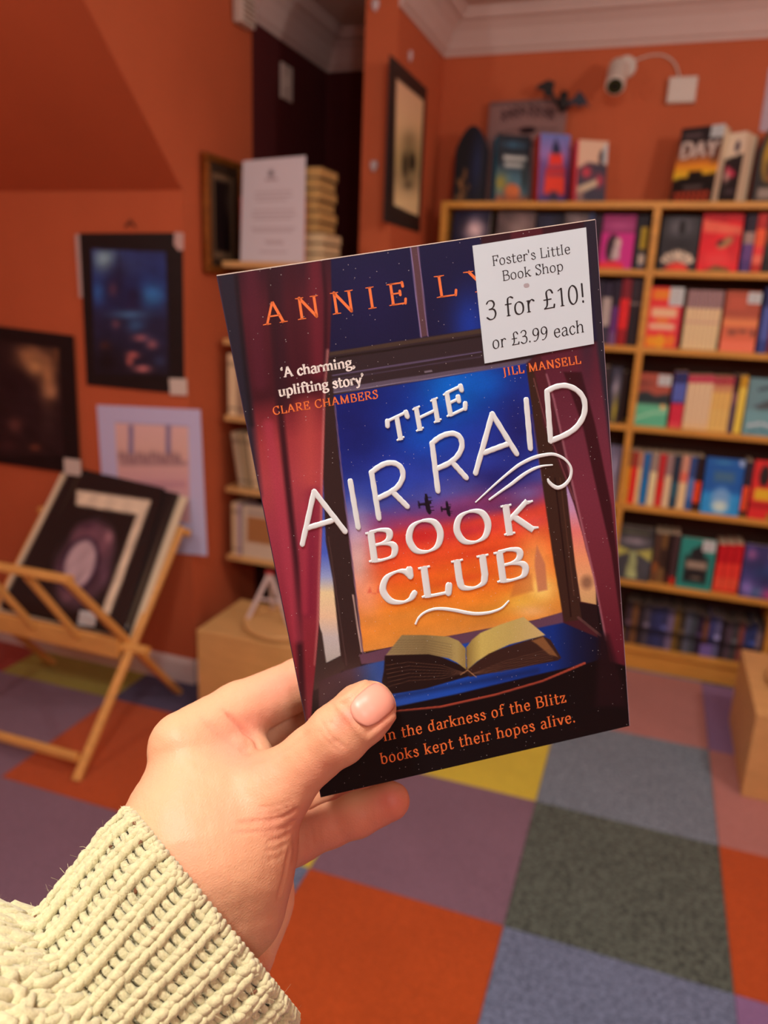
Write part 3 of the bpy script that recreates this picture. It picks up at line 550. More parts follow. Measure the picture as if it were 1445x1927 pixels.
archbook(1412, 1462, 235, a_yarch, 'black arched book with a mustard yellow face at the right edge of the bookcase top', t=.05)
# card sign behind the books
def a_sign(A):
    A.rect(-1, -1, 2, 2, (150, 120, 118)); A.poly([(0, 0), (1, 0), (1, .05), (0, .04)], (120, 96, 96), .01)
    for i, (x, s) in enumerate(((.2, .05), (.29, .045), (.37, .05), (.45, .04), (.56, .055), (.65, .05), (.74, .045), (.82, .05))):
        y = .16-.06*math.sin(math.pi*(x-.1)/.8)
        A.line([(x-.03, y-s), (x-.03, y+s)], .018, (70, 50, 54)); A.line([(x-.03, y-s), (x+.03, y-s*.3), (x-.02, y+.2*s)], .018, (70, 50, 54)); A.line([(x-.02, y), (x+.035, y+s)], .016, (70, 50, 54))
    A.line([(.12, .3), (.4, .27)], .012, (90, 70, 72)); A.line([(.64, .27), (.9, .28)], .012, (90, 70, 72)); A.ellipse(.52, .28, .11, .035, (40, 28, 34)); A.line([(.3, .42), (.7, .41)], .02, (70, 52, 56))
sg = [onY(922, 192, 3.17), onY(1069, 184, 3.17)]; zb = BT
sheet('sign_card', [sg[0], sg[1], (sg[1][0], 3.16, zb+.001), (sg[0][0], 3.16, zb+.001)], .004, 60, 80, a_sign, FLAT, tag(empty('card_sign', (sg[0][0], 3.16, zb)), 'faded mauve card sign with dark lettering, standing behind the books on the bookcase', 'sign'), k=1.0)
# bat cut from black card, body and two wings
bt = empty('paper_bat', onY(1062, 190, 3.14), 'black paper bat with spread wings fixed above the card sign', 'bat decoration')
def batpoly(pts, Y, t=.004):
    return MB().prism([onY(x, y, Y) for x, y in pts], (0, t, 0))
batpoly([(1058, 196), (1049, 188), (1040, 172), (1044, 154), (1031, 150), (1012, 160), (1008, 168), (1022, 170), (1026, 182), (1037, 181), (1046, 196), (1056, 202)], 3.13).build('wing', mat('black_card', (16, 18, 22), .6), bt, world=True)
batpoly([(1062, 196), (1070, 190), (1080, 184), (1090, 170), (1099, 180), (1110, 202), (1098, 196), (1090, 202), (1080, 194), (1070, 202)], 3.125).build('wing', mat('blue_black_card', (26, 38, 58), .5), bt, world=True)
c0 = onY(1060, 190, 3.125); MB().lathe([(.0005, -.04), (.014, -.03), (.020, -.010), (.015, .008), (.017, .020), (.011, .030), (.001, .034)], c0, 14).build('body', MATS['black_card'], bt, smooth=True, world=True)
mb = MB()
for s in (-1, 1): mb.rod(c0+np.array([s*.006, 0, .02]), c0+np.array([s*.009, 0, .038]), .004, 8, .0005)
mb.build('ear', MATS['black_card'], bt, world=True)
# security camera, its cable and junction box
cw = onY(1178, 128, 3.2); sc_ = empty('security_camera', cw, 'white bullet security camera on a round wall bracket', 'camera')
MB().rod(cw, cw-np.array([0, .02, 0]), .036, 24).build('wall_plate', CREAMW, sc_, world=True, bevel=.002)
pj = onY(1166, 130, 3.13); MB().rod(cw-np.array([0, .018, 0]), pj, .012, 16).build('bracket', CREAMW, sc_, world=True)
pa_, pb_ = onY(1164, 126, 3.12), onY(1157, 162, 3.03)
MB().rod(pa_, pb_, .034, 26).build('body', CREAMW, sc_, world=True, bevel=.004, smooth=False)
dv = (pb_-pa_)/np.linalg.norm(pb_-pa_); MB().rod(pb_, pb_+dv*.003, .027, 24).build('front_glass', mat('camera_glass', (20, 34, 30), .12), sc_, world=True)
MB().rod(pb_+dv*.003, pb_+dv*.005, .012, 18).build('lens', BLACKP, sc_, world=True)
jb = onY(1283, 172, 3.2); j = empty('junction_box', jb, 'square white junction box with a cable running to the camera', 'junction box')
MB().box(-.048, .048, -.026, 0, -.042, .042).build('box', CREAMW, j, bevel=.003); MB().box(-.045, .045, -.029, -.0262, -.039, .039).build('lid', CREAMW, j, bevel=.002)
def tube(name, pts, r, m, parent=None, world=True, n=8, sub=6, origin=None):
    P = [np.array(p, float) for p in pts]; Q = []
    for i in range(len(P)-1):
        p0 = P[max(i-1, 0)]; p1 = P[i]; p2 = P[i+1]; p3 = P[min(i+2, len(P)-1)]
        for t in np.arange(sub)/sub: Q.append(.5*((2*p1)+(-p0+p2)*t+(2*p0-5*p1+4*p2-p3)*t*t+(-p0+3*p1-3*p2+p3)*t**3))
    Q.append(P[-1]); V = []; u = None
    for i, q in enumerate(Q):
        d = Q[min(i+1, len(Q)-1)]-Q[max(i-1, 0)]; d /= np.linalg.norm(d)
        if u is None: u = np.cross(d, (.3, .9, .2))
        u = u-d*(u@d); u /= np.linalg.norm(u); v = np.cross(d, u); rr = r[min(int(i/sub), len(r)-1)] if hasattr(r, '__len__') else r
        for k in range(n): V.append(q+(u*math.cos(2*math.pi*k/n)+v*math.sin(2*math.pi*k/n))*rr)
    Fc = [(i*n+k, i*n+(k+1) % n, (i+1)*n+(k+1) % n, (i+1)*n+k) for i in range(len(Q)-1) for k in range(n)]+[tuple(range(n-1, -1, -1)), tuple((len(Q)-1)*n+k for k in range(n))]
    return mesh(name, V, Fc, m, parent, smooth=True, world=world, origin=origin)
cbl = tube('camera_cable', [onY(x, y, 3.192) for x, y in ((1184, 122), (1200, 112), (1225, 104), (1250, 105), (1270, 120), (1279, 148))], .003, CREAMW, origin=onY(1230, 105, 3.192)); tag(cbl, 'thin white cable looping across the orange wall from camera to box', 'cable')
# paper pinned at the right edge of the back wall
nt_ = MB().box(0, .16, -.002, 0, 0, .20); o = nt_.build('paper_notice', mat('lilac_paper', (196, 180, 196), .7), loc=(onY(1436, 200, 3.199)[0], 3.199, 2.02)); tag(o, 'pale lilac paper notice on the back wall at the right edge of the photo', 'notice')
# ------------------------------------------------------------------ pier: tall mounted print
def frame_poster(name, q4, thick, paint, label, cat, nx=70, ny=100, m=PRINT, k=1.55):
    r = empty(name, (np.array(q4[2])+np.array(q4[3]))/2, label, cat)
    sheet('print', q4, thick, nx, ny, paint, m, r, pxspace=True, k=k); return r
XP = -.915
def a_tall(A):
    A.rect(-1e4, -1e4, 1e4, 1e4, (28, 25, 25)); pts = [(746, 147), (797, 190), (787, 407), (741, 386)]
    A.polyf(pts, A.grad(A.Y, [(150, (200, 172, 140)), (230, (206, 184, 140)), (300, (170, 160, 110)), (330, (160, 150, 110)), (380, (214, 200, 150)), (410, (210, 196, 150))]), 1)
    A.blob(770, 300, 14, 40, (96, 92, 62), .8); A.ellipse(762, 312, 5, 22, (50, 48, 34), .4); A.ellipse(776, 305, 5, 16, (24, 24, 20), .4); A.blob(770, 262, 10, 12, (120, 108, 76), .6); A.blob(768, 348, 9, 9, (60, 58, 44), .7)
tq = [onX(735, 103, XP), onX(803, 178, XP), onX(795, 440, XP), onX(732, 418, XP)]
tq[1][2] = tq[0][2]; tq[3][2] = tq[2][2] = (tq[2][2]+tq[3][2])/2
tq[3][1] = tq[0][1]; tq[2][1] = tq[1][1]
frame_poster('mounted_print', tq, .005, a_tall, 'tall narrow print of a dark oval figure in black mount on the centre pier', 'picture', 50, 110)
def bluetack(px, py, X=None, Y=None, label='', s=.014):
    p = onX(px, py, X) if X is not None else onY(px, py, Y)
    o = MB().lathe([(.001, -.02), (s*.6, -.012), (s, 0), (s*.8, .014), (.001, .017)], (0, 0, 0), 10).build('wall_hook', mat('white_hook_plastic', (210, 200, 205), .35), loc=p, smooth=True); o.scale = (1, .5, 1); tag(o, label, 'hook'); return o
bluetack(703, 312, Y=2.643, label='small white adhesive hook at mid height on the front of the centre pier')
bluetack(706, 9, Y=2.643, label='small white adhesive hook high on the front of the centre pier, at the photo top')
bluetack(772, 105, X=-.914, label='tiny white hook above the tall print on the pier side', s=.008)
# alcove side: alarm box, switch, gilt frame
p = onX(451, 24, -1.452); a = empty('alarm_sensor', p, 'cream alarm sensor high on the side wall at the photo top', 'sensor'); MB().box(0, .035, -.045, .045, -.04, .055).build('housing', CREAMW, a, bevel=.004)
g = MB()
for i in range(5): g.box(.0352, .037, -.035, .035, -.03+i*.015, -.024+i*.015)
g.build('grille', mat('tan_grille', (150, 110, 76), .5), a)
p = onX(537, 156, -1.459); s = empty('light_switch', p, 'dim white switch plate on the maroon hall wall', 'switch'); MB().box(0, .009, -.045, .045, -.06, .06).build('plate', CREAMW, s, bevel=.002); MB().box(.009, .014, -.012, .012, -.02, .02).build('rocker', CREAMW, s, bevel=.001)
XS = -1.452
gf = empty('gilt_frame', onX(412, 400, XS), 'narrow gilt and black frame with a dark picture on the side wall', 'picture')
q = [onX(377, 285, XS), onX(449, 300, XS), onX(449, 500, XS), onX(379, 512, XS)]; y0, y1 = q[0][1], q[1][1]; z1, z0 = q[0][2], q[3][2]
fw = MB(); D = .022
for a0, a1, b0, b1 in ((y0, y1, z1-.022, z1), (y0, y1, z0, z0+.022), (y0, y0+.026, z0+.022, z1-.022), (y1-.026, y1, z0+.022, z1-.022)): fw.box(XS, XS+D, a0, a1, b0, b1)
fw.build('frame', mat('gilt_moulding', (150, 96, 38), .35, .2, 30, metal=.5), gf, world=True, bevel=.004)
fw = MB()
for a0, a1, b0, b1 in ((y0+.026, y1-.026, z1-.05, z1-.022), (y0+.026, y1-.026, z0+.022, z0+.05), (y0+.026, y0+.05, z0+.05, z1-.05), (y1-.05, y1-.026, z0+.05, z1-.05)): fw.box(XS, XS+.012, a0, a1, b0, b1)
fw.build('inner_slip', mat('dark_slip', (58, 46, 34), .5), gf, world=True)
def a_gilt(A): A.rect(-1, -1, 2, 2, (120, 100, 76)); A.rect(.14, .08, .86, .92, (26, 18, 20), .02); A.blob(.8, .3, .15, .2, (80, 70, 60))
sheet('picture', [(XS+.006, y0+.05, z1-.05), (XS+.006, y1-.05, z1-.05), (XS+.006, y1-.05, z0+.05), (XS+.006, y0+.05, z0+.05)], .003, 30, 60, a_gilt, PRINT, gf)
# posters on the alcove wall
YP = 2.203
def a_castle(A):
    A.rect(-1e4, -1e4, 1e4, 1e4, (17, 17, 20)); inner = [(172, 468), (312, 474), (318, 706), (178, 704)]
    T = A.Y+0*A.X; A.polyf(inner, A.grad(T, [(468, (36, 54, 108)), (540, (26, 50, 112)), (600, (28, 34, 66)), (704, (22, 24, 40))]), 1.5)
    I = np.clip(A.sd(inner)/4, 0, 1)
    def b(x, y, rx, ry, c, op=1): a = I*op*np.exp(-(((A.X-x)/rx)**2+((A.Y-y)/ry)**2)); A.mix(a, c)
    b(198, 488, 22, 22, (130, 176, 190)); b(286, 556, 24, 22, (44, 110, 176)); b(185, 550, 14, 20, (40, 90, 160)); b(240, 500, 30, 20, (40, 60, 110)); b(218, 535, 20, 36, (24, 26, 56), .9); b(250, 560, 16, 30, (26, 26, 60), .9)
    b(212, 545, 8, 12, (90, 60, 84), .8); b(243, 592, 34, 7, (60, 104, 150)); b(255, 612, 16, 12, (48, 90, 140)); b(218, 610, 8, 8, (104, 70, 84), .8); b(265, 636, 14, 6, (170, 104, 110)); b(286, 648, 10, 8, (176, 104, 104)); b(250, 668, 12, 6, (180, 100, 96)); b(244, 680, 6, 8, (176, 96, 90)); b(268, 694, 16, 6, (180, 110, 112)); b(285, 640, 30, 30, (40, 50, 90), .3); b(200, 680, 24, 24, (14, 14, 20), .9); b(198, 650, 10, 8, (90, 44, 30), .6); b(300, 680, 12, 10, (44, 60, 96), .8)
    A.line([(222, 470), (226, 530)], 3, (20, 24, 50), .6)
    A.C *= (1+.10*smooth_noise(A.X, A.Y, .18, 5))[..., None]
pc = frame_poster('castle_poster', [onY(x, y, YP) for x, y in ((149, 439), (342, 438), (346, 742), (163, 724))], .004, a_castle, 'black-mounted night scene of a blue castle and moon, top poster on the alcove wall', 'poster', 90, 130)
def tagmesh(name, pts, Y, m, parent, t=.002): return MB().prism([onY(x, y, Y) for x, y in pts], (0, t, 0)).build(name, m, parent, world=True)
tagmesh('price_tag', [(318, 712), (351, 713), (352, 744), (320, 743)], YP-.003, CREAMW, pc)['label'] = 'small white price tag'
FOIL = mat('clear_wrap', (210, 205, 205), .12, metal=.3)
tagmesh('wrap_corner', [(328, 437), (345, 438), (345, 470), (336, 472), (327, 460)], YP-.002, FOIL, pc, .001)['label'] = 'crinkled clear wrap at the corner'
tagmesh('wrap_edge', [(141, 442), (149, 440), (155, 560), (149, 560)], YP-.001, FOIL, pc, .001)
tagmesh('hanger', [(233, 426), (244, 412), (256, 428), (252, 428), (244, 418), (237, 428)], YP-.001, mat('brown_string', (110, 60, 40), .8), pc, .002)
def a_brown(A):
    A.rect(-1e4, -1e4, 1e4, 1e4, (16, 14, 18)); inner = [(0, 640), (112, 655), (120, 855), (0, 860), (-30, 860), (-30, 640)]
    A.poly(inner, (32, 22, 26), 1.5); I = np.clip(A.sd(inner)/4, 0, 1)
    def b(x, y, rx, ry, c, op=1): A.mix(I*op*np.exp(-(((A.X-x)/rx)**2+((A.Y-y)/ry)**2)), c)
    b(55, 670, 26, 24, (150, 110, 76)); b(66, 692, 20, 18, (190, 146, 96)); b(90, 710, 16, 46, (160, 118, 80)); b(92, 738, 14, 12, (186, 140, 100)); b(108, 664, 10, 26, (96, 66, 44)); b(30, 720, 30, 30, (26, 16, 22), .9); b(50, 760, 34, 40, (36, 24, 30), .8); b(28, 800, 14, 14, (96, 60, 56), .8); b(66, 842, 10, 6, (120, 66, 46), .8); b(90, 800, 12, 30, (54, 40, 42), .6); b(14, 838, 20, 10, (60, 34, 36), .7)
    A.C *= (1+.12*smooth_noise(A.X, A.Y, .2, 9))[..., None]
pb = frame_poster('forest_poster', [onY(x, y, YP-.006) for x, y in ((-32, 610), (137, 632), (150, 893), (-24, 868))], .004, a_brown, 'black-mounted brown and gold poster of a shadowy figure, leftmost on the alcove wall', 'poster', 80, 110)
tagmesh('price_tag', [(120, 862), (151, 866), (152, 896), (121, 892)], YP-.009, CREAMW, pb)['label'] = 'small white price tag'
def a_supper(A):
    A.rect(-1e4, -1e4, 1e4, 1e4, (172, 176, 210)); inner = [(216, 796), (354, 803), (358, 985), (226, 975)]
    A.polyf(inner, A.grad(A.Y, [(795, (200, 172, 172)), (850, (196, 168, 160)), (900, (190, 156, 160)), (985, (186, 150, 160))]), 1.2); A.line([(216, 796), (354, 803)], 2, (120, 110, 130))
    for x in (246, 316): A.rect(x-4, 800, x+5, 855, (116, 112, 150), 2)
    for i in range(14):
        A.blob(226+i*8.5, 858+(i*37 % 7), 4, 9, (112, 88, 96), .8)
    A.rect(226, 868, 352, 876, (130, 104, 112), 2, .6); A.rect(228, 905, 350, 918, (160, 120, 140), 3, .5)
sp_ = frame_poster('white_mounted_print', [onY(x, y, YP+.001) for x, y in ((182, 762), (376, 771), (389, 1046), (200, 1030))], .004, a_supper, 'pale lilac-mounted print with a long row of figures, lowest on the alcove wall', 'poster', 80, 100)
# ------------------------------------------------------------------ folding print rack
XRk = -1.455; XLk = -2.02; JY, JZ = 1.84, .315
rk = empty('print_rack', ((XRk+XLk)/2, 1.84, 0), 'folding beech print rack with crossed legs holding mounted prints by the alcove wall', 'print rack')
def rp(name, A, B, w, t, up=(0, 0, 1)): return MB().bar(A, B, w, t, up).build(name, BEECH, rk, world=True)
for x in (XRk, XLk):
    rp('leg', (x, 1.565, .0), (x, 2.14, .625), .022, .026, (1, 0, 0)); rp('leg', (x-.023, 2.125, .0), (x-.023, 1.615, .605), .022, .026, (1, 0, 0))
rp('front_rail', (XLk-.05, 1.615, .612), (XRk-.012, 1.615, .612), .030, .020); rp('back_rail', (XLk-.05, 2.152, .605), (XRk+.022, 2.152, .605), .022, .022)
rp('joint_rail', (XLk, 1.822, .310), (XRk-.030, 1.822, .306), .018, .066); rp('cradle_rail', (XLk, 1.87, .285), (XRk-.030, 1.87, .285), .05, .014)
rp('foot_rail', (XLk, 1.590, .060), (XRk-.012, 1.590, .060), .022, .026)
MB().rod((XRk-.03, 1.845, .305), (XRk+.062, 1.845, .305), .016, 16).build('hinge_peg', BEECH, rk, world=True)
for k, (pt, pb) in enumerate(((48, 150), (-40, 66), (-130, -20))):
    xt, xb = xat(pt, .600, 1.62), xat(pb, .33, 1.82); x = (xt+xb)/2; rp('slat', (x, 1.622, .598), (x, 1.812, .325), .022, .014, (1, 0, 0))
for x in (-1.62, -1.80): rp('slat', (x, 1.88, .30), (x, 2.145, .590), .022, .014, (1, 0, 0))
dr = np.array([0, .275, .325]); dr /= np.linalg.norm(dr); nP = np.cross((1, 0, 0), dr)     # upward-forward normal of the leaning prints
if nP[1] > 0: nP = -nP
P0 = np.array([0, 1.848, .336])
def leanq(pts, off):
    q = [onP(x, y, P0-nP*off, nP) for x, y in pts]; return q
def a_mirror(A):
    A.rect(-1e4, -1e4, 1e4, 1e4, (24, 26, 28)); cream = [(144, 922), (284, 942), (206, 1156), (192, 1150), (258, 968), (143, 950)]
    A.poly(cream, (206, 196, 172), 1.5)
    A.ellipse(160, 1062, 50, 88, (70, 54, 66), .12, .36, .9); A.ellipse(174, 1018, 40, 34, (104, 74, 88), .2, .3, .8); A.ellipse(150, 1064, 34, 56, (36, 26, 48), .08, .36); A.ellipse(150, 1062, 28, 48, (168, 150, 158), .12, .36)
    A.blob(205, 1010, 8, 12, (150, 110, 120), .9); A.blob(125, 1120, 14, 12, (110, 78, 90), .8); A.blob(196, 1080, 10, 26, (96, 70, 90), .6); A.blob(110, 1070, 10, 30, (84, 62, 80), .6); A.blob(165, 990, 16, 6, (60, 40, 60), .7)
    A.C *= (1+.10*smooth_noise(A.X, A.Y, .25, 11))[..., None]
def lprint(pts, off, paint, label, name='mounted_print', nx=60, ny=90, m=GLOSS, t=.0035):
    q = leanq(pts, off); z = min(p[2] for p in q); r = empty(name, (q[3]+q[2])/2, label, 'picture', 'mounted prints in the folding rack')
    sheet('mount_board', q, t, nx, ny, paint, print_mat('wrapped_print', .25, .5), r, pxspace=True, k=1.4); return r
lp = lprint([(157, 883), (310, 919), (232, 1196), (17, 1144)], 0, a_mirror, 'black print of an oval ornate mirror with a cream border, foremost in the rack')
def a_black(A): A.rect(-1e4, -1e4, 1e4, 1e4, (26, 28, 30)); A.line([(330, 930), (240, 1180)], 3, (90, 86, 70)); A.line([(150, 890), (40, 1120)], 3, (90, 86, 60))
def a_cream(A): A.rect(-1e4, -1e4, 1e4, 1e4, (200, 192, 164)); A.poly([(128, 890), (338, 934), (238, 1200), (0, 1140)], (30, 32, 34), 2)
lprint([(132, 886), (336, 929), (242, 1200), (2, 1146)], .006, a_black, 'black wrapped print directly behind the ornate mirror print in the rack')
lprint([(117, 887), (353, 936), (252, 1204), (-12, 1148)], .012, a_cream, 'cream-edged print at the very back of the rack')
for i, (x, y) in enumerate(((166, 1163), (226, 1168))):
    q = leanq([(x-16, y-14), (x+16, y-10), (x+12, y+16), (x-20, y+12)], -.004 if i == 0 else .003)
    mesh('price_tag', q+[p+(-nP)*.0008 for p in q], [(0, 3, 2, 1), (4, 5, 6, 7), (0, 1, 5, 4), (1, 2, 6, 5), (2, 3, 7, 6), (3, 0, 4, 7)], STICK, lp, world=True)['label'] = 'small white price tag'
# clear wrap highlights along the print edges
# ------------------------------------------------------------------ slim shelf unit with paper sign and stacked books
UX0, UX1, UY0, UY1 = -1.425, -1.0, 2.38, 2.60; UZ = [1.506, 1.249, .982, .720, .458]
un = empty('shelf_unit', ((UX0+UX1)/2, 2.49, 0), 'slim open birch shelf unit standing between the side wall and the centre pier', 'shelf unit')
for z in UZ: MB().box(UX0, UX1, UY0, UY1, z-.020, z).build('shelf', BIRCH, un, world=True, bevel=.0015)
MB().box(UX1, UX1+.018, UY0, UY1, 0, UZ[0]).build('side_panel', BIRCH, un, world=True, bevel=.0015)
MB().box(UX0+.17, UX0+.195, UY1-.018, UY1, .0, UZ[0]-.02).build('rear_post', BIRCH, un, world=True)
MB().box(UX1-.02, UX1-.001, UY1-.018, UY1, .0, UZ[0]-.02).build('rear_post', BIRCH, un, world=True)
def a_paper(A):
    A.rect(-1, -1, 2, 2, (188, 188, 196)); A.blob(.46, .14, .04, .03, (90, 84, 94)); A.line([(.38, .2), (.56, .2)], .02, (150, 140, 148))
    for y, a, b_ in ((.32, .22, .78), (.36, .2, .8), (.4, .24, .72), (.5, .18, .84), (.54, .16, .86), (.58, .2, .8), (.67, .16, .86), (.7, .2, .82), (.8, .38, .66), (.815, .4, .68), (.9, .3, .74)): A.line([(a, y), (b_, y)], .012, (150, 140, 148), .8)
sgn = empty('paper_sign', (onY(512, 490, 2.40)[0], 2.40, UZ[0]), 'white A4 printed notice propped against the stacked books on the shelf unit', 'sign')
q = [onY(457, 303, 2.425), onY(575, 293, 2.425), onY(572, 470, 2.395), onY(452, 470, 2.395)]
q[2][2] = q[3][2] = UZ[0]+.001; sheet('paper', q, .0015, 60, 84, a_paper, FLAT, sgn, k=1.4)
# stand behind the notice: a coral backing board
bo = MB().box(q[0][0]-.012, q[1][0]-.002, 2.428, 2.434, UZ[0], q[0][2]-.11); o = bo.build('backing_board', mat('coral_board', (220, 80, 90), .5), origin=(q[0][0], 2.43, UZ[0]), world=True); tag(o, 'coral pink board showing left of the white notice', 'board')
def flatbook(x0, x1, y0, y1, z, t, pm, cover, label, group):
    r = empty('book', ((x0+x1)/2, (y0+y1)/2, z), label, 'book', group); w, d = (x1-x0)/2, (y1-y0)/2
    c = MB(); c.box(-w, w, -d, d, 0, .0015).box(-w, w, -d, d, t-.0025, t-.001).box(-w, -w+.0015, -d, d, .0015, t-.0025); c.build('cover', mat('cover_%d' % sum(cover), cover, .5), r)
    mb = MB()
    for k in range(6): mb.box(-w+.002, w-.003-.0012*(k % 2), -d+.003+.0008*(k % 2), d-.003, .0016+(t-.0043)*k/6, .0016+(t-.0043)*(k+1)/6-.0001)
    mb.build('page_block', pm, r); return r
z = UZ[0]; xr = onY(614, 480, 2.45)[0]
for i in range(3):
    flatbook(xr-.135+.004*(i % 2), xr-.004*(i % 2), 2.436, 2.585, z, .033, PAGES, (60, 50, 46), ('lowest', 'second lowest', 'third lowest')[i]+' cream-paged book in the pile beside the notice', 'books piled on the shelf unit'); z += .033
for i in range(6):
    o = (.022, .016, .026, .018, .024, .016)[i]
    flatbook(xr-.150+.003*(i % 2), xr-o, 2.436, 2.58, z, .0335, PAGEB, (50, 40, 36) if i % 2 else (80, 50, 40), ('fourth from the bottom', 'fifth from the bottom', 'sixth from the bottom', 'third from the top', 'second from the top', 'topmost')[i]+' browned book in the pile beside the notice', 'books piled on the shelf unit'); z += .0335
def ub(x, w, z, h, col, label, lean=0., d=.13):
    r = empty('book', (x, UY0+.012, z), label, 'book'); r.rotation_euler = (0, lean, 0)
    V, Fc, C = bands_grid(0, w, 0, 0, h, [(0, col), (.12, tuple(int(v*.8) for v in col)), (.2, col), (.86, tuple(int(v*.75) for v in col)), (.9, col)])
    for x_ in (0, w-.001):
        n = len(V); V += [(x_, 0, 0), (x_+.001, 0, 0), (x_+.001, d, 0), (x_, d, 0), (x_, 0, h), (x_+.001, 0, h), (x_+.001, d, h), (x_, d, h)]; C += [lin(col)]*8; Fc += [tuple(i+n for i in f) for f in BF]
    mesh('cover', V, Fc, PRINT, r, col=np.array(C)); MB().box(.0011, w-.0011, .001, d-.002, .001, h-.001).build('page_block', PG, r); return r
ub(-1.415, .034, UZ[2], .215, (206, 186, 150), 'cream hardback on the shelf unit, third shelf down, left end'); ub(-1.378, .03, UZ[2], .2, (150, 130, 110), 'taupe hardback beside the cream one on the shelf unit'); ub(-1.345, .028, UZ[2], .21, (190, 170, 140), 'buff hardback third from the left on the shelf unit')
ub(-1.375, .022, UZ[3]+.002, .2, (170, 156, 130), 'pale grey slanting booklet on the fourth shelf of the unit', -.16); ub(-1.348, .022, UZ[3]+.002, .2, (150, 134, 104), 'khaki slanting booklet right of the pale grey one', -.16); ub(-1.318, .026, UZ[3]+.002, .2, (196, 176, 140), 'cream slanting book rightmost of the leaning three', -.14)
ub(-1.408, .018, UZ[4], .2, (206, 190, 150), 'slim cream book at the left end of the lowest unit shelf'); ub(-1.388, .016, UZ[4], .2, (184, 170, 176), 'slim lilac book left of the framed card')
def a_card(A): A.rect(-1, -1, 2, 2, (204, 190, 168)); A.rect(.1, .24, .9, .72, (166, 116, 70), .01); A.rect(.1, .14, .9, .18, (120, 110, 110), .01); A.rect(-1, -1, 2, .05, (90, 84, 90), .01)
cd = empty('framed_card', (-1.30, UY0+.02, UZ[4]), 'small pale-bordered tan card standing on the lowest shelf of the unit', 'picture'); sheet('card', [(-1.366, UY0+.022, UZ[4]+.205), (-1.18, UY0+.022, UZ[4]+.205), (-1.18, UY0+.014, UZ[4]+.0), (-1.366, UY0+.014, UZ[4]+.0)], .006, 40, 40, a_card, PRINT, cd)
# ------------------------------------------------------------------ low plinth boxes with turntables
def plinth(x0, x1, y0, y1, h, c, rad, label, tl):
    r = empty('display_box', ((x0+x1)/2, (y0+y1)/2, 0), label, 'box'); t = .016
    def b(n, *a): return MB().box(*a).build(n, BIRCH, r, world=True, bevel=.0015)
    b('top', x0, x1, y0, y1, h-t, h); b('front_panel', x0+.001, x1-.001, y0+.001, y0+t, 0, h-t); b('back_panel', x0+.001, x1-.001, y1-t, y1-.001, 0, h-t); b('side_panel', x0+.001, x0+t, y0+t, y1-t, 0, h-t); b('side_panel', x1-t, x1-.001, y0+t, y1-t, 0, h-t)
    d = empty('turntable', (c[0], c[1], h), tl, 'turntable'); MB().lathe([(rad*.55, 0), (rad*.55, .006)], (0, 0, 0), 32).build('base', mat('dark_ring', (90, 60, 34), .5), d)
    MB().lathe([(rad-.004, .006), (rad, .010), (rad, .020), (rad-.003, .024), (rad-.022, .024), (rad-.024, .0205), (rad-.03, .0205), (.001, .0205)], (0, 0, 0), 56).build('disc', BIRCH, d, smooth=False); return r
plinth(-1.342, -.86, 2.04, 2.34, .308, (-1.085, 2.19), .142, 'low birch display box at the foot of the shelf unit, left of the hand', 'round birch turntable on the left display box')
plinth(.408, .92, 2.262, 2.735, .277, (.66, 2.50), .20, 'low birch display box at the right edge of the carpet', 'round birch turntable on the right display box')
# white folding stand on the turntable
st = empty('folding_stand', (-1.10, 2.19, .334), 'small white folding display stand on the left turntable', 'stand')
zf = .3285; ap = onY(508, 1078, 2.2); lf = onY(466, 1140, 2.15); rf = onY(545, 1165, 2.15)
lf[2] = rf[2] = zf; bk = np.array([ap[0]-.02, 2.26, zf])
SW = mat('white_enamel', (214, 200, 196), .4)
for A_, B_ in ((ap, lf), (ap, rf), (ap, bk)): MB().bar(A_, B_, .016, .006, (0, 1, 0)).build('leg', SW, st, world=True)
MB().rod(ap-np.array([.014, 0, 0]), ap+np.array([.014, 0, 0]), .008, 12).build('hinge', mat('red_hinge', (170, 50, 50), .5), st, world=True)
MB().bar((lf*.55+ap*.45), (rf*.55+ap*.45), .010, .004, (0, 1, 0)).build('crossbar', SW, st, world=True)
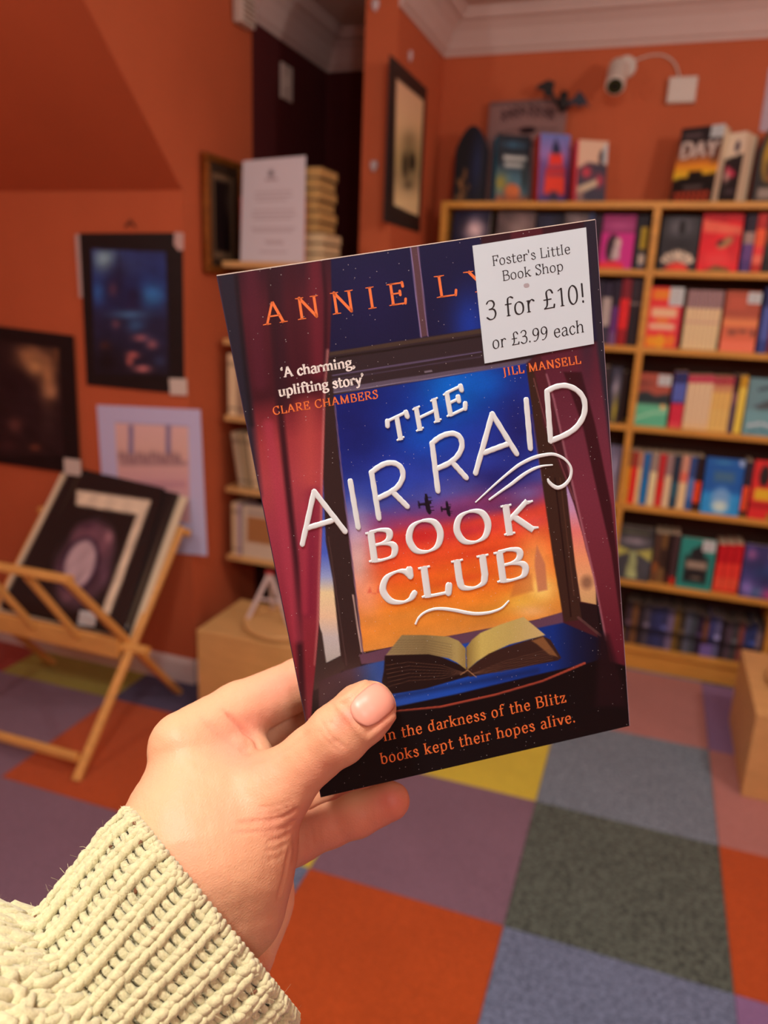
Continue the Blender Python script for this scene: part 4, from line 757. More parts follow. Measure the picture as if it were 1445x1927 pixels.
# ------------------------------------------------------------------ stroke lettering with a broad pen
G = {' ': (30, ''), 'A': (76, 'L37,100 7,0 e;L37,100 68,0 e;L19,36 57,36'), 'B': (66, 'L14,0 14,100 se;C14,98 34,98 50,91 54,77 48,62 32,54 14,53;C14,53 38,53 56,45 61,28 54,8 34,2 14,2'),
 'C': (74, 'C66,80 56,95 40,99 19,86 9,50 20,14 42,1 60,6 70,22;L66,98 66,78'), 'D': (80, 'L14,0 14,100 se;C14,98 38,98 62,86 72,50 62,14 38,2 14,2'),
 'E': (64, 'L14,0 14,100 se;L14,97 56,97;L56,98 57,80;L14,52 44,52;L44,61 44,43;L14,3 58,3;L58,2 61,22'), 'F': (58, 'L14,0 14,100 se;L14,97 54,97;L54,98 55,80;L14,52 42,52;L42,61 42,43'),
 'H': (84, 'L15,0 15,100 se;L69,0 69,100 se;L15,51 69,51'), 'I': (34, 'L17,0 17,100 se'), 'J': (38, 'L22,100 22,12 s;C22,14 20,-8 6,-17'), 'K': (74, 'L15,0 15,100 se;L62,98 17,46 s;L28,57 66,2 e'),
 'L': (60, 'L15,0 15,100 se;L15,3 56,3;L56,2 59,24'), 'M': (98, 'L16,100 14,0 e;L16,98 49,6;L49,6 82,98;L82,100 84,0 e'), 'N': (82, 'L14,100 14,0 se;L14,98 68,4;L68,100 68,0 s'),
 'O': (84, 'C42,100 18,88 8,50 18,12 42,0 66,12 76,50 66,88 42,100'), 'R': (72, 'L14,0 14,100 se;C14,98 34,98 54,91 57,75 50,57 32,49 14,49;L34,48 66,2 e'),
 'S': (56, 'C47,78 40,96 26,100 12,91 12,73 28,57 44,43 48,25 38,4 22,0 8,20;L47,98 47,78;L8,2 8,22'), 'T': (68, 'L34,100 34,0 e;L6,97 62,97;L6,98 4,78;L62,98 64,78'), 'U': (80, 'L15,100 15,34 s;C15,36 19,10 40,1 60,10 66,34;L66,34 66,100 e'),
 'Y': (70, 'L35,0 35,45 s;L8,100 35,45 s;L64,100 35,45 s'), 
 'a': (52, 'C10,54 20,65 34,63 41,50 41,16 44,4 51,2;C41,39 24,36 10,26 9,10 20,0 32,3 41,15'), 'b': (60, 'L12,100 12,2 s;C12,48 26,65 44,59 52,34 44,6 26,0 12,12'), 'c': (50, 'C44,52 34,65 17,57 9,32 18,6 34,0 46,13'),
 'd': (62, 'L46,100 46,0 se;C46,50 32,65 16,59 8,34 16,6 32,0 46,14'), 'e': (54, 'L10,36 46,36;C46,36 43,58 28,66 13,55 9,30 19,5 34,0 47,12'), 'f': (38, 'L17,0 17,80 s;C17,78 20,95 32,101 43,94;L5,64 34,64'),
 'g': (56, 'C28,66 12,57 12,36 28,26 44,36 44,57 28,66;C20,28 10,17 20,6 42,3 51,-9 43,-25 22,-29 8,-18 12,-5 22,4;L42,60 54,66'), 'h': (62, 'L12,100 12,0 se;C12,44 24,62 38,65 48,54 49,36;L49,38 49,0 e'), 'i': (30, 'L14,65 14,0 se;L14,86 14,92'),
 'k': (58, 'L12,100 12,0 se;L46,64 14,28 s;L24,38 50,0 e'), 'l': (30, 'L14,100 14,0 se'), 'm': (94, 'L12,65 12,0 se;C12,44 24,62 36,65 45,54 46,36;L46,38 46,0 e;C46,44 58,62 70,65 79,54 80,36;L80,38 80,0 e'), 'n': (62, 'L12,65 12,0 se;C12,44 24,62 38,65 48,54 49,36;L49,38 49,0 e'),
 'o': (58, 'C28,66 13,56 8,33 13,9 28,0 44,9 49,33 44,56 28,66'), 'p': (60, 'L12,65 12,-30 se;C12,50 26,65 44,59 52,34 44,6 26,0 12,12'), 'r': (42, 'L12,65 12,0 se;C12,42 20,58 30,66 40,58'), 's': (46, 'C37,52 28,66 14,62 11,48 26,36 39,24 38,8 25,0 8,12'),
 't': (40, 'L17,84 17,16;C17,18 19,3 29,0 39,8;L5,64 36,64'), 'u': (63, 'L12,65 12,22 s;C12,24 15,6 26,1 38,6 48,22;L48,65 48,0 se'), 'v': (54, 'L8,65 28,2 s;L49,65 28,2 s'), 'y': (54, 'L8,65 29,4 s;L50,65 30,2 s;C31,6 26,-16 18,-27 7,-26'), 'z': (50, 'L8,62 42,62;L42,62 8,3;L8,3 44,3;L8,62 8,50;L44,3 44,16'),
 '\u2018': (20, 'C14,98 7,88 10,78;L10,78 10,81'), '\u2019': (20, 'L9,96 9,93;C10,98 14,88 6,76'), "'": (20, 'L9,100 10,76'), ',': (26, 'L10,6 10,3;C11,6 14,-6 6,-16'), '.': (26, 'L10,3 10,7'), '\u00a3': (64, 'C52,82 44,98 31,99 22,86 24,50 21,18 8,3;L8,3 55,3;L55,3 58,18;L8,50 44,50'),
 '!': (30, 'L13,100 13,32;L13,3 13,7'), '0': (58, 'C28,100 13,84 8,50 13,16 28,0 44,16 49,50 44,84 28,100'), '1': (50, 'L28,0 28,98 s;L28,97 12,86'), '3': (56, 'C9,86 20,99 38,97 46,79 38,61 20,54;C20,54 42,51 50,28 41,5 22,0 7,12'), '9': (58, 'C46,66 38,47 20,45 9,62 12,88 28,99 44,89 49,60 40,20 24,2 11,2')}
def crom(P, sub=7):
    P = [np.array(p, float) for p in P]; Q = []
    for i in range(len(P)-1):
        p0 = P[i-1] if i else 2*P[0]-P[1]; p1 = P[i]; p2 = P[i+1]; p3 = P[i+2] if i+2 < len(P) else 2*P[-1]-P[-2]
        if i == 0 and np.allclose(P[0], P[-1]): p0 = P[-2]
        if i+2 >= len(P) and np.allclose(P[0], P[-1]): p3 = P[1]
        for t in np.arange(sub)/sub: Q.append(.5*((2*p1)+(-p0+p2)*t+(2*p0-5*p1+4*p2-p3)*t*t+(-p0+3*p1-3*p2+p3)*t**3))
    return np.array(Q+[P[-1]])
class Pen:
    """collects stroke ribbons in a flat space; flat (2 across) or domed (5 across, raised)"""
    def __init__(s, dome=False): s.V = []; s.F = []; s.dome = dome
    def ribbon(s, P, w, cap=True):
        P = np.asarray(P, float); n = len(P); w = np.full(n, w) if np.isscalar(w) else np.asarray(w, float)
        d = np.gradient(P, axis=0) if n > 2 else np.array([P[1]-P[0]]*2); d /= (np.linalg.norm(d, axis=1, keepdims=True)+1e-9); N_ = np.stack([-d[:, 1], d[:, 0]], 1)
        if cap:      # rounded ends
            e0 = [(P[0]-d[0]*w[0]*.5*math.sin(a), w[0]*math.cos(a)) for a in (1.25, .9, .5)]; e1 = [(P[-1]+d[-1]*w[-1]*.5*math.sin(a), w[-1]*math.cos(a)) for a in (.5, .9, 1.25)]
            P = np.vstack([[e[0] for e in e0], P, [e[0] for e in e1]]); w = np.concatenate([[e[1] for e in e0], w, [e[1] for e in e1]]); N_ = np.vstack([[N_[0]]*3, N_, [N_[-1]]*3]); n = len(P)
        pr = [(-1, 0), (-.93, .55), (-.76, .88), (-.4, .97), (0, 1), (.4, .97), (.76, .88), (.93, .55), (1, 0)] if s.dome else [(-1, 1), (1, 1)]
        k = len(pr); b = len(s.V); wm = 11.0 if s.dome else w.max()
        for i in range(n):
            hh = min(1, (w[i]/wm)**.25)
            for a, h in pr: q = P[i]+N_[i]*w[i]*.5*a; s.V.append((q[0], q[1], h*(hh if s.dome else 1)))
        for i in range(n-1):
            for j in range(k-1): a = b+i*k+j; s.F.append((a, a+1, a+k+1, a+k))
    def bar(s, a, b_, w): s.ribbon([a, b_], w, cap=s.dome)
    def text(s, txt, thick=.15, thin=.06, nib=22, serif=.13, track=0.0, R=(1, 0), U=(0, 1), origin=(0, 0), fit=None):
        """writes txt; R maps one cap height along the line, U one cap height up; fit = total length along the line"""
        adv = sum(G[c][0]/100+track for c in txt)-track; R = np.array(R, float); U = np.array(U, float); o = np.array(origin, float)
        sc = 1.0
        if fit is not None: sc = fit/(adv*np.linalg.norm(R))
        T = lambda q: o+R*q[0]*sc+U*q[1]; x = 0; ul = np.linalg.norm(U); nb = math.radians(nib)
        for c in txt:
            a, g = G[c]
            for st_ in (g.split(';') if g else []):
                kind = st_[0]; tk = st_[1:].split(' '); fl_ = tk[-1] if tk[-1].isalpha() else ''; pts = [tuple(float(v)/100 for v in t.split(',')) for t in tk if ',' in t]
                if kind == 'L': Q = np.array([np.array(pts[0])*(1-t)+np.array(pts[1])*t for t in np.linspace(0, 1, 3)])
                else: Q = crom(pts, 6)
                dq = np.gradient(Q, axis=0); ang = np.arctan2(dq[:, 1], dq[:, 0]); w = thin+(thick-thin)*np.abs(np.sin(ang-nb))**1.3
                if kind == 'L' and len(pts) == 2 and abs(pts[0][0]-pts[1][0])+abs(pts[0][1]-pts[1][1]) < .08: w[:] = thick*1.05
                s.ribbon([T((q[0]+x, q[1])) for q in Q], w*ul, cap=not (kind == 'L' and fl_))
                for f_, pt in (('s', pts[0]), ('e', pts[1] if kind == 'L' else pts[-1])):
                    if f_ in fl_:
                        cx, cy = pt; yy = cy+(thin*.5 if cy < .5 else -thin*.5); s.ribbon([T((cx+x+serif*q, yy+(thick*.10*(1-abs(q)) if cy < .5 else -thick*.10*(1-abs(q))))) for q in (-1, -.6, 0, .6, 1)], np.array([.75, .9, 1.5, .9, .75])*thin*ul, cap=False)
            x += a/100+track
# ------------------------------------------------------------------ the held novel
nO = np.array([.0238, -.006125, .28115]); nU = np.array([.97580274, .18451684, .11731386]); nV = np.array([.14678388, -.95046195, .27400105]); nN = np.array([-.16206017, .25015119, .95454747])
BWD, BHT, BTK = .129, .198, .0225
bk_org = c2w(nO+nV*BHT/2+nN*BTK/2)
hb = empty('novel', bk_org, 'paperback novel with a sunset window cover and a price sticker, held up in the hand', 'book')
def cvq(u, v, d=0.0): return c2w(nO+nU*(u-BWD/2)+nV*(v-BHT/2)+nN*d)       # u right, v down, d into the book
def cvpx(px, py, h=0.0):
    d = pd(px, py, 1.0); n = nN; t = ((nO-n*h) @ n)/(d @ n); return c2w(d*t)
# -- the printed picture, in the photograph's coordinates of the sheet
def a_cover(A):
    X, Y = A.X, A.Y; T = Y+.19*(X-800)
    A.rect(-1e4, -1e4, 1e4, 1e4, (22, 17, 20))
    nz = smooth_noise(X, Y*2.2, .02, 21); nz2 = smooth_noise(X+300, Y*1.6, .045, 22)
    # upper panes
    A.poly([(560, 480), (1120, 405), (1125, 640), (600, 700)], (27, 29, 62), 2)
    A.blob(885, 610, 34, 60, (26, 60, 160), .9); A.blob(700, 560, 60, 70, (34, 32, 74), .6)
    # transom
    A.poly([(612, 664), (905, 618), (1010, 600), (1010, 690), (612, 750)], (52, 42, 44), 1.5); A.line([(615, 667), (912, 622)], 7, (74, 60, 48), .9); A.line([(615, 676), (912, 632)], 4, (36, 28, 26), .9)
    A.line([(618, 708), (905, 662)], 2.6, (108, 96, 128), .8); A.line([(618, 716), (905, 671)], 2, (84, 72, 92), .7); A.line([(618, 737), (1000, 679)], 9, (100, 90, 106), .9); A.line([(618, 741), (1000, 683)], 2, (150, 140, 160), .7); A.line([(800, 700), (812, 698)], 3, (150, 140, 150), .8)
    A.poly([(772, 462), (787, 460), (805, 632), (792, 635)], (92, 66, 70), 1); A.line([(772, 464), (792, 634)], 2.2, (150, 130, 170), .9); A.line([(786, 462), (805, 632)], 2.2, (142, 120, 158), .8)
    # the sky pane
    sky = A.grad(T+10*nz, [(690, (22, 44, 122)), (760, (20, 50, 146)), (850, (34, 58, 160)), (905, (48, 70, 170)), (935, (86, 84, 158)), (955, (128, 70, 124)), (975, (172, 66, 98)), (1000, (222, 72, 58)), (1045, (236, 88, 46)), (1090, (238, 110, 40)), (1140, (238, 142, 46)), (1190, (226, 148, 58)), (1240, (222, 160, 84))])
    pane = [(622, 745), (1000, 682), (1020, 830), (1045, 1010), (1064, 1152), (1010, 1166), (680, 1228), (660, 1050), (640, 880)]
    A.polyf(pane, sky, 1.0); I = np.clip(A.sd(pane)/2, 0, 1)
    def b(x, y, rx, ry, c, op=1., rot=0.):
        dx, dy = X-x, Y-y; cs, sn = math.cos(rot), math.sin(rot); A.mix(I*op*np.exp(-(((dx*cs+dy*sn)/rx)**2+((-dx*sn+dy*cs)/ry)**2)), c)
    b(660, 800, 70, 110, (24, 32, 98), .85); b(850, 730, 60, 60, (4, 110, 214), .95); b(910, 720, 60, 34, (8, 100, 206), .8); b(800, 820, 50, 40, (16, 90, 200), .7); b(975, 800, 40, 90, (30, 36, 104), .8); b(940, 900, 60, 26, (30, 34, 110), .8); b(740, 920, 70, 40, (44, 74, 180), .6)
    b(665, 1000, 34, 60, (148, 150, 196), .8); b(672, 1060, 24, 60, (226, 198, 186), .85); b(690, 1120, 30, 50, (244, 176, 140), .6); b(880, 960, 70, 14, (112, 54, 108), .8, -.2); b(960, 950, 50, 12, (90, 60, 120), .7, -.2); b(990, 930, 30, 14, (110, 110, 170), .6, -.2); b(1000, 985, 34, 12, (226, 70, 76), .8, -.2); b(790, 1010, 46, 14, (206, 44, 44), .75, -.15)
    b(880, 1000, 60, 10, (196, 50, 66), .6, -.2); b(900, 1040, 50, 8, (212, 60, 40), .5, -.2); b(870, 1090, 60, 9, (214, 70, 36), .5, -.2); b(1010, 1060, 34, 60, (248, 184, 100), .75); b(1018, 1110, 30, 26, (255, 226, 120), .9); b(980, 1135, 34, 20, (250, 206, 80), .8); b(930, 1150, 40, 14, (206, 150, 50), .5); b(1000, 1150, 30, 12, (236, 190, 130), .6); b(760, 1160, 90, 12, (206, 140, 60), .5, -.15)
    A.C *= (1+.05*nz2*I)[..., None]
    A.poly([(1010, 1026), (1018, 1044), (1026, 1062), (1030, 1110), (1012, 1114), (1006, 1064), (1007, 1044)], (196, 124, 88), 2, .85); A.poly([(970, 1090), (1000, 1080), (1004, 1112), (960, 1124)], (200, 120, 60), 3, .6); A.poly([(691, 1116), (696, 1104), (701, 1118), (708, 1118), (712, 1100), (718, 1116)], (224, 104, 76), 1.5, .8)
    # two bombers
    for cx, cy, s_ in ((802, 949, 1.0), (841, 958, .74)):
        q = lambda pts: [(cx+x*s_, cy+y*s_) for x, y in pts]
        A.poly(q([(-3, -20), (1, -20), (6, -2), (10, 16), (6, 20), (1, 14), (-3, 0)]), (28, 24, 34), .5); A.poly(q([(-15, -1), (4, -4), (9, -6), (10, -2), (4, 2), (-15, 3)]), (28, 24, 34), .5); A.poly(q([(-16, -6), (-13, -6), (-11, 7), (-14, 8)]), (28, 24, 34), .5)
        for (x, y) in ((4, -12), (6, -6), (8, 6), (9, 12)): A.line(q([(x-2, y), (x+5, y-1)]), 1.6*s_, (28, 24, 34), soft=.4)
    # left frame and outer slit
    A.poly([(606, 700), (624, 700), (640, 880), (684, 1230), (676, 1262), (646, 1268), (618, 1080), (604, 940)], (54, 40, 38), 1.2); A.line([(630, 760), (642, 880), (683, 1230)], 2.5, (122, 96, 122), .8); A.line([(618, 1010), (652, 1252)], 2, (92, 70, 66), .6); A.line([(664, 1120), (680, 1226)], 3, (214, 186, 170), .8)
    slit = A.grad(Y, [(860, (70, 86, 150)), (1040, (74, 100, 196)), (1085, (150, 166, 206)), (1115, (232, 214, 160)), (1160, (230, 200, 160)), (1200, (190, 186, 180)), (1250, (178, 180, 168))])
    A.polyf([(608, 900), (613, 1020), (626, 1090), (641, 1234), (613, 1248), (600, 1170), (600, 1000)], slit, 1.0)
    A.poly([(601, 1180), (606, 1192), (614, 1249), (641, 1234), (650, 1256), (622, 1284), (590, 1300), (588, 1250)], (60, 48, 44), 1.2)
    # window sill and table
    A.poly([(676, 1232), (742, 1216), (1010, 1166), (1064, 1150), (1068, 1172), (1000, 1186), (740, 1244), (680, 1250)], (100, 70, 88), 1.2)
    tb = A.grad(X, [(600, (66, 44, 48)), (660, (74, 56, 76)), (700, (50, 84, 150)), (760, (40, 84, 176)), (860, (30, 80, 180)), (950, (24, 62, 150)), (1040, (18, 52, 132)), (1080, (20, 32, 70)), (1130, (20, 20, 34))])
    A.polyf([(600, 1282), (650, 1262), (690, 1250), (1068, 1170), (1140, 1190), (1140, 1240), (1000, 1272), (860, 1306), (735, 1332), (600, 1372)], tb, 1.5)
    A.blob(640, 1300, 60, 40, (70, 50, 52), .8); A.line([(740, 1312), (880, 1286), (1010, 1262)], 10, (20, 36, 76), .5, 4)
    A.line([(735, 1340), (830, 1330), (930, 1308), (1020, 1282), (1100, 1248)], 4.5, (176, 78, 56), .9); A.line([(560, 1378), (650, 1356), (735, 1340)], 3.5, (120, 58, 44), .7)
    # right frame, slit and curtain
    A.poly([(990, 684), (1040, 640), (1100, 640), (1125, 1200), (1060, 1172), (1030, 900)], (72, 34, 40), 1.5)
    A.poly([(990, 690), (1006, 690), (1022, 800), (1064, 905), (1082, 1060), (1092, 1134), (1096, 1166), (1062, 1170), (1059, 1157), (1042, 1059), (1021, 915), (1005, 798)], (60, 40, 32), 1.2); A.line([(1044, 900), (1068, 1100), (1074, 1160)], 3, (34, 20, 20), .8); A.line([(1054, 900), (1080, 1120)], 2, (100, 66, 50), .6); A.line([(1000, 780), (1020, 905)], 2, (120, 80, 90), .6)
    sl2 = A.grad(Y, [(900, (160, 150, 200)), (960, (200, 150, 180)), (1000, (232, 130, 120)), (1050, (240, 160, 110)), (1100, (226, 176, 120)), (1140, (206, 170, 110))])
    A.polyf([(1064, 905), (1080, 950), (1104, 1034), (1120, 1090), (1122, 1138), (1093, 1132), (1082, 1060)], sl2, 1.0); A.ellipse(1104, 1096, 12, 14, (150, 110, 80), .3, 0, .7)
    A.poly([(1090, 1134), (1122, 1138), (1130, 1196), (1096, 1172)], (36, 24, 26), 1); A.line([(1088, 1162), (1130, 1196)], 5, (96, 66, 62), .8)
    cur = A.grad(T, [(640, (84, 36, 48)), (760, (94, 40, 54)), (880, (108, 48, 62)), (1000, (118, 50, 64)), (1150, (110, 44, 54)), (1290, (96, 32, 44)), (1400, (52, 22, 28)), (1470, (24, 17, 19))])
    A.polyf([(1018, 670), (1130, 640), (1200, 1400), (1176, 1400), (1157, 1298), (1139, 1202), (1117, 1086), (1102, 1033), (1082, 939), (1063, 845), (1040, 750)], cur, 1.2)
    A.poly([(1060, 700), (1094, 700), (1120, 800), (1150, 950), (1170, 1120), (1172, 1200), (1150, 1040), (1118, 900), (1096, 800)], (58, 24, 30), 2); A.line([(1028, 705), (1042, 752), (1062, 845), (1084, 942), (1118, 1088), (1140, 1204)], 4, (176, 120, 128), .65, 1.4)
    A.line([(1004, 712), (1028, 800), (1080, 940)], 2, (150, 90, 90), .6); A.poly([(1005, 700), (1022, 690), (1040, 760), (1050, 820), (1030, 800)], (84, 36, 44), 2)
    A.poly([(905, 440), (1125, 405), (1130, 460), (905, 490)], (52, 26, 32), 3); A.poly([(960, 434), (1020, 424), (1022, 448), (962, 456)], (86, 32, 40), 3, .8); A.poly([(1098, 405), (1130, 405), (1170, 1000), (1124, 660)], (42, 40, 50), 4); A.blob(1104, 560, 14, 130, (42, 42, 54), .8)
    # left curtain
    cl = A.grad(T, [(420, (48, 24, 34)), (520, (80, 32, 40)), (620, (72, 28, 36)), (690, (66, 27, 34)), (720, (112, 40, 46)), (780, (158, 60, 62)), (850, (168, 68, 72)), (960, (150, 56, 70)), (1100, (138, 46, 60)), (1200, (126, 42, 50)), (1330, (104, 38, 50))])
    body = [(400, 500), (622, 470), (624, 560), (621, 650), (613, 740), (611, 800), (608, 900), (606, 1000), (602, 1100), (600, 1180), (594, 1250), (588, 1310), (584, 1380), (575, 1380)]
    A.polyf(body, cl, 1.3); IL = np.clip(A.sd(body)/2, 0, 1)
    def bl(pts, w, c, op=1., soft=4.):
        d = np.full(X.shape, 1e9)
        for (p, q) in zip(pts[:-1], pts[1:]):
            p = np.array(p, float); e = np.array(q, float)-p; wx = X-p[0]; wy = Y-p[1]; t = np.clip((wx*e[0]+wy*e[1])/(e@e), 0, 1); d = np.minimum(d, np.hypot(wx-t*e[0], wy-t*e[1]))
        A.mix(IL*op*np.clip((w/2-d)/(2*soft)+.5, 0, 1), c)
    bl([(505, 480), (526, 760), (540, 900), (556, 1060), (566, 1250), (572, 1380)], 12, (56, 26, 32), .95, 4); bl([(516, 500), (535, 760)], 26, (48, 26, 34), .7, 8); bl([(545, 480), (560, 700)], 22, (64, 26, 34), .6, 9); bl([(592, 480), (600, 700)], 26, (120, 38, 50), .6, 9); bl([(607, 480), (613, 560), (612, 700)], 6, (44, 20, 28), .8, 3)
    bl([(580, 770), (584, 900)], 34, (196, 84, 74), .5, 14); bl([(470, 500), (490, 720)], 26, (86, 34, 46), .7, 8); bl([(505, 800), (535, 1000), (560, 1200)], 20, (172, 62, 78), .6, 6); bl([(590, 930), (582, 1150)], 22, (116, 30, 54), .5, 9); bl([(572, 950), (574, 1150)], 10, (176, 60, 76), .5, 5)
    bl([(424, 500), (440, 640), (456, 760), (466, 850), (474, 930)], 34, (36, 38, 48), .92, 7); bl([(444, 520), (462, 700), (474, 800)], 7, (22, 23, 26), .7, 4)
    bl([(617, 660), (612, 740), (610, 800), (607, 900), (605, 1000), (601, 1100), (599, 1180), (594, 1250)], 6, (214, 150, 136), .6, 2.6)
    # bottom left fades to black
    A.poly([(600, 1372), (735, 1340), (830, 1332), (930, 1310), (1020, 1284), (1130, 1240), (1200, 1260), (1200, 1400), (600, 1520), (580, 1400)], (18, 15, 17), 2.0)
    A.poly([(1128, 1190), (1145, 1196), (1172, 1290), (1180, 1330), (1120, 1330)], (36, 20, 24), 6, .8)
    # open book
    A.poly([(724, 1234), (810, 1228), (878, 1256), (884, 1272), (800, 1296), (738, 1306), (718, 1284), (722, 1262)], (38, 26, 24), 1)
    A.poly([(1020, 1196), (1036, 1204), (1056, 1238), (1050, 1243), (884, 1274), (876, 1262), (920, 1228)], (58, 38, 32), 1); A.poly([(1000, 1206), (1022, 1198), (1050, 1236), (1034, 1232), (1010, 1212)], (150, 104, 60), 1.5, .8)
    for i in range(6):
        A.line([(726+i, 1252+i*8), (770, 1246+i*7), (830, 1252+i*5), (874, 1266)], 1.2, (104, 74, 56), .7, .6); A.line([(888, 1268), (950, 1244+i*4), (1040, 1220+i*4)], 1.1, (110, 78, 58), .6, .6)
    pgs = A.grad(X, [(726, (150, 136, 92)), (800, (134, 118, 76)), (860, (176, 160, 96)), (880, (150, 130, 70)), (905, (206, 190, 100)), (960, (196, 178, 100)), (1024, (206, 184, 122))])
    A.polyf([(756, 1195), (800, 1195), (844, 1198), (863, 1206), (876, 1220), (877, 1260), (860, 1247), (844, 1239), (806, 1231), (726, 1233)], pgs, .8); A.polyf([(877, 1219), (888, 1204), (904, 1191), (942, 1175), (985, 1161), (1026, 1195), (958, 1213), (920, 1230), (897, 1245), (879, 1261)], pgs, .8)
    for i in range(6): A.line([(748-i*3, 1205+i*4.4), (800, 1204+i*4.6), (850, 1213+i*5)], 1.4, (110, 96, 64), .45, .5)
    A.line([(878, 1218), (879, 1262)], 2, (120, 96, 50), .7); A.line([(866, 1270), (880, 1261), (896, 1274)], 1.6, (196, 150, 100), .8)
_ac = a_cover
def a_cover(A): _ac(A); A.C *= np.array([1., 1.01, 1.04])
fc = sheet('front_cover', [cvq(0, 0), cvq(BWD, 0), cvq(BWD, BHT), cvq(0, BHT)], .0003, 380, 580, a_cover, GLOSS, hb, pxspace=True, k=1.0)
def hbox(name, u0, u1, v0, v1, d0, d1, m, par=None):
    c = [cvq(u, v, d) for d in (d0, d1) for (u, v) in ((u0, v1), (u1, v1), (u1, v0), (u0, v0))]; return mesh(name, c, [(0, 1, 2, 3), (4, 7, 6, 5), (0, 4, 5, 1), (1, 5, 6, 2), (2, 6, 7, 3), (3, 7, 4, 0)], m, par or hb, world=True)
hbox('spine', -.0003, 0, 0, BHT, -.0000, BTK, mat('spine_card', (46, 38, 60), .4)); hbox('back_cover', 0, BWD, 0, BHT, BTK-.0003, BTK, mat('back_card', (30, 30, 50), .4))
hbox('cover_edge', -.0002, BWD, -.00025, 0, -.00005, .00035, mat('lit_card_edge', (240, 226, 206), .6)); hbox('cover_edge', BWD, BWD+.0002, 0, BHT, -.00005, .0003, mat('grey_card_edge', (150, 130, 140), .6))  # top strip coloured bright, a painted glint of light catching the cover edge
mbp = []
for k in range(14):
    o_ = .0006*((k*7) % 3)/2; mbp.append(([cvq(u, v, d) for d in (.0004+(BTK-.0008)*k/14, .0004+(BTK-.0008)*(k+1)/14-.00005) for (u, v) in ((.0003, BHT-.0004-o_*.3), (BWD-.0006-o_, BHT-.0004-o_*.3), (BWD-.0006-o_, .0004), (.0003, .0004))]))
V = []; Fc = []
for c in mbp: n = len(V); V += c; Fc += [tuple(i+n for i in f) for f in [(0, 1, 2, 3), (4, 7, 6, 5), (0, 4, 5, 1), (1, 5, 6, 2), (2, 6, 7, 3), (3, 7, 4, 0)]]
mesh('page_block', V, Fc, PAGES, hb, world=True)
def penmesh(name, pen, m, h, base=.00003, par=None, flat=True, shift=0.0):
    """pen coordinates are photograph pixels of the cover plane (y down)"""
    V = [cvpx(x, y, 0) for x, y, _ in pen.V]; nW = -(nN @ CM); V = np.array(V)+nW*(base+np.array([z for _, _, z in pen.V])*h)[:, None]
    o = mesh(name, V, pen.F, m, par or fc, smooth=pen.dome, world=False)
    # shift to the thing's origin
    return o
_pm = penmesh
def penmesh(name, pen, m, h, base=.00003, par=None):
    V = np.array([cvpx(x, y, 0) for x, y, _ in pen.V]); nW = -(nN @ CM); V = V+nW*(base+np.array([z for _, _, z in pen.V])*h)[:, None]-np.array(hb.location)
    return mesh(name, V, pen.F, m, par or fc, smooth=pen.dome)
def line_text(pen, txt, p0, p1, U, **k):
    p0 = np.array(p0, float); p1 = np.array(p1, float); L = np.linalg.norm(p1-p0); ul = np.linalg.norm(U); pen.text(txt, R=(p1-p0)/L*ul, U=U, origin=p0, fit=L, **k)
# author
pn = Pen(); line_text(pn, 'ANNIE', (499, 612), (766, 571), (-6, -41), thick=.13, thin=.045, serif=.15, track=.46); line_text(pn, 'LY', (822, 561), (926, 546), (-6, -41), thick=.13, thin=.045, serif=.15, track=.34); penmesh('author_lettering', pn, ORINK, .00001)
pn = Pen(); line_text(pn, '\u2018A charming,', (530, 711), (669, 690), (-3, -19), thick=.21, thin=.10, serif=.12, track=.03); line_text(pn, 'uplifting story\u2019', (525, 746), (686, 722), (-3, -19), thick=.21, thin=.10, serif=.12, track=.03); penmesh('quote_lettering', pn, CRINK, .00001)
pn = Pen(); line_text(pn, 'CLARE CHAMBERS', (514, 781), (712, 749), (-2.4, -15), thick=.17, thin=.07, track=.12); penmesh('reviewer_lettering', pn, ORINK, .00001); pn = Pen(); line_text(pn, 'JILL MANSELL', (947, 708), (1093, 684), (-2.4, -15.5), thick=.17, thin=.07, track=.12); penmesh('reviewer_lettering', pn, ORINK, .00001)
pn = Pen(); line_text(pn, 'In the darkness of the Blitz', (722, 1395), (1066, 1321), (-3.4, -20.5), thick=.13, thin=.055, track=.09); line_text(pn, 'books kept their hopes alive.', (717, 1438), (1084, 1358), (-3.4, -20.5), thick=.13, thin=.055, track=.09); penmesh('tagline_lettering', pn, ORINK, .00001)
# embossed title
tp = Pen(dome=True)
def stk(pts, w, curve=True, sub=5):
    Q = crom(pts, sub) if curve and len(pts) > 2 else crom([pts[0], ((pts[0][0]*2+pts[1][0])/3, (pts[0][1]*2+pts[1][1])/3), ((pts[0][0]+pts[1][0]*2)/3, (pts[0][1]+pts[1][1]*2)/3), pts[1]], 4)
    if not np.isscalar(w): w = np.interp(np.linspace(0, 1, len(Q)), np.linspace(0, 1, len(w)), w)
    else: w = w*(1+.05*np.sin(np.arange(len(Q))*1.7+pts[0][0]))
    tp.ribbon(Q, w)
for p in (((569, 1024), (591, 925)), ((591, 925), (649, 1000)), ((580, 993), (624, 980)), ((659, 905), (674, 992)), ((699, 889), (713, 975)), ((740, 927), (766, 953)), ((813, 834), (824, 924)), ((850, 869), (877, 899)), ((895, 890), (926, 779)), ((926, 779), (972, 854)), ((911, 852), (954, 836)), ((990, 752), (998, 844)), ((1029, 736), (1036, 830))): stk(p, 10.5)
stk(((699, 889), (712, 879), (727, 872), (743, 872), (755, 881), (758, 897), (749, 915), (733, 927), (713, 937)), 10.5); stk(((813, 834), (824, 825), (838, 818), (854, 816), (866, 824), (869, 841), (860, 859), (844, 872), (822, 882)), 10.5)
stk(((1029, 736), (1046, 728), (1066, 726), (1086, 735), (1099, 753), (1099, 779), (1086, 802), (1066, 817), (1036, 830)), 10.5)
